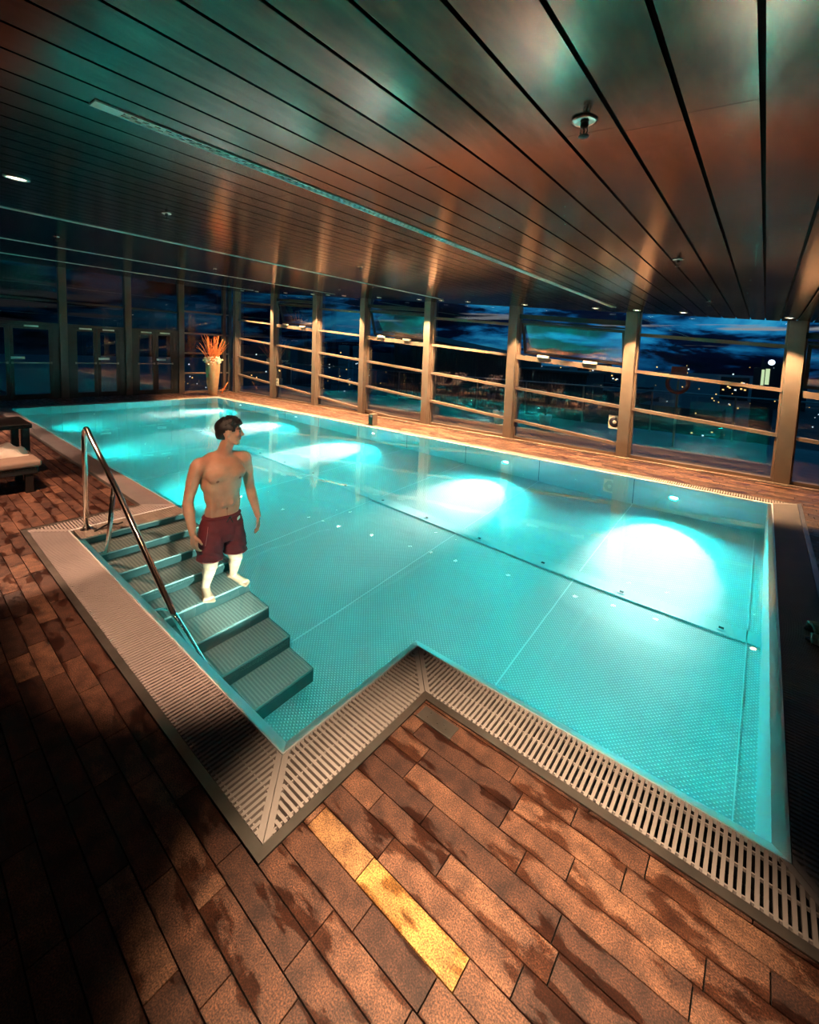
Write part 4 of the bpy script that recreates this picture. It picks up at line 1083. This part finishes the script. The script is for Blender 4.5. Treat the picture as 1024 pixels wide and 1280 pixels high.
# ------------------------------------------------------------------ underwater lamps
for x in (-.9,-3.65,-7.15,-10.2,-13.2): uw_lamp(x,YE-.056,-.62,-1,'round underwater lamp in the window-side pool wall, %s'%{-.9:'nearest the right corner',-3.65:'second from the right',-7.15:'below the little steel box',-10.2:'fourth from the right',-13.2:'farthest left'}[x])
for x in (-6.6,-9.6,-12.6): uw_lamp(x,YA+.056,-.62,1,'round underwater lamp in the near pool wall, %s'%{-6.6:'closest to the steps',-9.6:'middle one',-12.6:'farthest from the steps'}[x])
uw_x=XB-.056
for (yy,zz,l) in ((1.5,-.45,'lower round lamp added unseen in the short wall to light the legs'),(1.3,-.22,'upper round lamp added unseen in the short wall to light the treads')):
    r_=empty('underwater_lamp',l,'underwater lamp',(XB-.056,yy,zz),group='round lamps in the pool walls'); Mx=Matrix.Rotation(-PI/2,3,'Y')  # unseen fixtures added to go with the leg and tread lights
    m=MB(); m.lathe([(.001,0),(.072,0),(.075,.006),(.06,.012),(.058,.010),(.001,.010)],(0,0,0),28,0,Mx); m.build('lamp_ring',M['chrome'],r_)
    m=MB(); m.lathe([(.001,.010),(.05,.012),(.001,.018)],(0,0,0),24,0,Mx); m.build('lens',M['uwlamp'],r_)
spot('added_leg_light',(uw_x-.045,1.5,-.45),(-3.6,1.80,-.50),1100,(.62,1,.86),34,.8,.03)  # added underwater light to whiten the man's legs
TEAL=(.001,.88,.81); HOT=(.02,1.0,.93)
def area(name,loc,rot,sx,sy,power,col,spread=180):
    l=bpy.data.lights.new(name,'AREA'); l.shape='RECTANGLE'; l.size=sx; l.size_y=sy; l.energy=power; l.color=col; l.spread=math.radians(spread)
    o=bpy.data.objects.new(name,l); COL.objects.link(o); o.location=loc; o.rotation_euler=rot; return o
for (x,y,z,ny) in UW:
    d=1 if ny<0 else -1
    spot('underwater_spot',(x,y-.045*d,z),(x,y-1.25*d,-DEP),130 if ny<0 else 200,HOT,84,1,.04)
    if ny<0: spot('underwater_beam',(x,y-.045,z),(x,y-1.2,-DEP),2300,(.8,1,.93),50,1,.04)
    spot('underwater_flood',(x,y-.045*d,z),(x,y-3*d,-1.1),390,TEAL,124,.8,.05)
spot('underwater_flood',(-.9,YA+.07,-.5),(-.9,5,-1.1),150,TEAL,124,.8,.05)

spot('added_tread_light',(uw_x-.045,1.3,-.22),(-3.6,1.5,-.7),70,TEAL,120,1,.04)  # added light to turn the treads teal

# deck downlights
spot('deck_downlight',(-.5,.64,cz(-.5)-.03),(-.58,1.15,0),1050,(1,.70,.42),48,1,.04)
spot('deck_downlight',(-4.12,.64,cz(-4.12)-.03),(-3.9,1.2,0),60,(1,.55,.32),50,1,.04)
CL2=spot('deck_downlight',(-5.6,.3,cz(-5.6)-.03),(-5.6,.6,0),700,(1,.58,.36),62,.2,.04)
CL1=spot('deck_downlight',(-1.5,.1,cz(-1.5)-.03),(-2.95,1.6,.35),520,(1,.60,.37),50,.5,.05)  # added fill, kept out of view, for the man and the grating
spot('deck_downlight',(-7.75,.64,cz(-7.75)-.03),(-7.4,.9,0),110,(1,.5,.3),70,.6,.04)
spot('deck_downlight',(-11.4,.64,cz(-11.4)-.03),(-12.2,.3,0),900,(1,.62,.42),70,.6,.04)
spot('deck_downlight',(-9.6,-.6,cz(-9.6)-.03),(-9.6,.3,0),900,(1,.62,.42),62,.6,.04)  # added out of view so the loungers show brighter in the glass

# ------------------------------------------------------------------ world: dusk sky with cloud bands
w=bpy.data.worlds.new('dusk'); SC.world=w; w.use_nodes=True; nt=w.node_tree; nt.nodes.clear()
out=nt.nodes.new('ShaderNodeOutputWorld'); bg=nt.nodes.new('ShaderNodeBackground'); L(nt,bg.outputs[0],out.inputs[0])
tc=N(nt,'ShaderNodeTexCoord'); sx=N(nt,'ShaderNodeSeparateXYZ'); L(nt,tc.outputs['Generated'],sx.inputs[0])
mp=N(nt,'ShaderNodeMapping'); mp.inputs['Scale'].default_value=(3.0,3.0,13); mp.inputs['Location'].default_value=(.3,.2,.0); L(nt,tc.outputs['Generated'],mp.inputs[0])
n1=N(nt,'ShaderNodeTexNoise'); n1.inputs['Scale'].default_value=1.3; n1.inputs['Detail'].default_value=8; n1.inputs['Roughness'].default_value=.6; n1.inputs['Distortion'].default_value=.4; L(nt,mp.outputs[0],n1.inputs[0])
cl=ramp(nt,n1.outputs[0],[(.36,(.0006,.0022,.010)),(.47,(.0015,.008,.035)),(.50,(.005,.09,.26)),(.56,(.015,.30,.65)),(.66,(.06,.6,.95))])
mp2=N(nt,'ShaderNodeMapping'); mp2.inputs['Scale'].default_value=(2.5,2.5,42); mp2.inputs['Location'].default_value=(2.1,.7,.4); L(nt,tc.outputs['Generated'],mp2.inputs[0])
n2=N(nt,'ShaderNodeTexNoise'); n2.inputs['Scale'].default_value=1.2; n2.inputs['Detail'].default_value=6; L(nt,mp2.outputs[0],n2.inputs[0])
cr=ramp(nt,n2.outputs[0],[(.585,(0,0,0)),(.64,(1,1,1))])
lowm=N(nt,'ShaderNodeMapRange'); lowm.inputs['From Min'].default_value=.13; lowm.inputs['From Max'].default_value=.07; L(nt,sx.outputs[2],lowm.inputs[0])
lowb=N(nt,'ShaderNodeMapRange'); lowb.inputs['From Min'].default_value=.015; lowb.inputs['From Max'].default_value=.035; L(nt,sx.outputs[2],lowb.inputs[0])
fac=math_(nt,'MULTIPLY',math_(nt,'MULTIPLY',cr.outputs[0],lowm.outputs[0]),lowb.outputs[0])
mx=N(nt,'ShaderNodeMix',data_type='RGBA'); L(nt,fac,mx.inputs['Factor']); L(nt,cl.outputs[0],mx.inputs[6]); mx.inputs[7].default_value=(.42,.42,.45,1)
# darker towards the end wall (west) 
hz=ramp(nt,sx.outputs[2],[(0.0,(.25,.25,.3)),(.05,(.8,.8,.8)),(.5,(1,1,1))])
mm=N(nt,'ShaderNodeMix',data_type='RGBA',blend_type='MULTIPLY'); mm.inputs['Factor'].default_value=1; L(nt,mx.outputs[2],mm.inputs[6]); L(nt,hz.outputs[0],mm.inputs[7])
azr=N(nt,'ShaderNodeMapRange'); azr.inputs['From Min'].default_value=-.95; azr.inputs['From Max'].default_value=-.35; azr.inputs['To Min'].default_value=.04; azr.inputs['To Max'].default_value=1; L(nt,sx.outputs[0],azr.inputs[0])
L(nt,mm.outputs[2],bg.inputs[0]); L(nt,azr.outputs[0],bg.inputs[1])

# ------------------------------------------------------------------ camera
f_,px,py,yaw,pit,rol=539.8525628902036,522.1740737384226,488.1180801168879,0.6753626903404729,0.08487047471477485,0.03900389853337518
import json
def cam():
    f=Vector((-math.sin(yaw)*math.cos(pit),math.cos(yaw)*math.cos(pit),-math.sin(pit)))
    r=f.cross(Vector((0,0,1))).normalized(); u=r.cross(f)
    c,s=math.cos(rol),math.sin(rol); r2=r*c+u*s; u2=-r*s+u*c
    cd=bpy.data.cameras.new('camera'); o=bpy.data.objects.new('camera',cd); COL.objects.link(o)
    mt=Matrix((( r2.x,u2.x,-f.x,0),(r2.y,u2.y,-f.y,0),(r2.z,u2.z,-f.z,1.8),(0,0,0,1))); o.matrix_world=mt
    cd.sensor_fit='HORIZONTAL'; cd.sensor_width=36; cd.lens=f_/1024*36; cd.shift_x=(512-px)/1024; cd.shift_y=-(640-py)/1024
    cd.clip_start=.05; cd.clip_end=5000; SC.camera=o
cam()
vs=SC.view_settings; vs.view_transform='Standard'; vs.look='None'; vs.gamma=1; vs.exposure=0; vs.use_curve_mapping=False
c=SC.cycles; c.use_denoising=True; c.denoiser='OPENIMAGEDENOISE'; c.max_bounces=10; c.diffuse_bounces=3; c.glossy_bounces=5; c.transmission_bounces=8; c.transparent_max_bounces=16
c.sample_clamp_indirect=40; c.caustics_reflective=False; c.caustics_refractive=True; c.blur_glossy=.5

for o in (CL1,CL2): o.data.cycles.is_caustics_light=True
bpy.data.objects['pool_water'].cycles.is_caustics_caster=True
for o in COL.objects:
    if o.type=='MESH' and (o.name.split('.')[0] in ('step','tread_ribs','riser','body','landing')): o.cycles.is_caustics_receiver=True
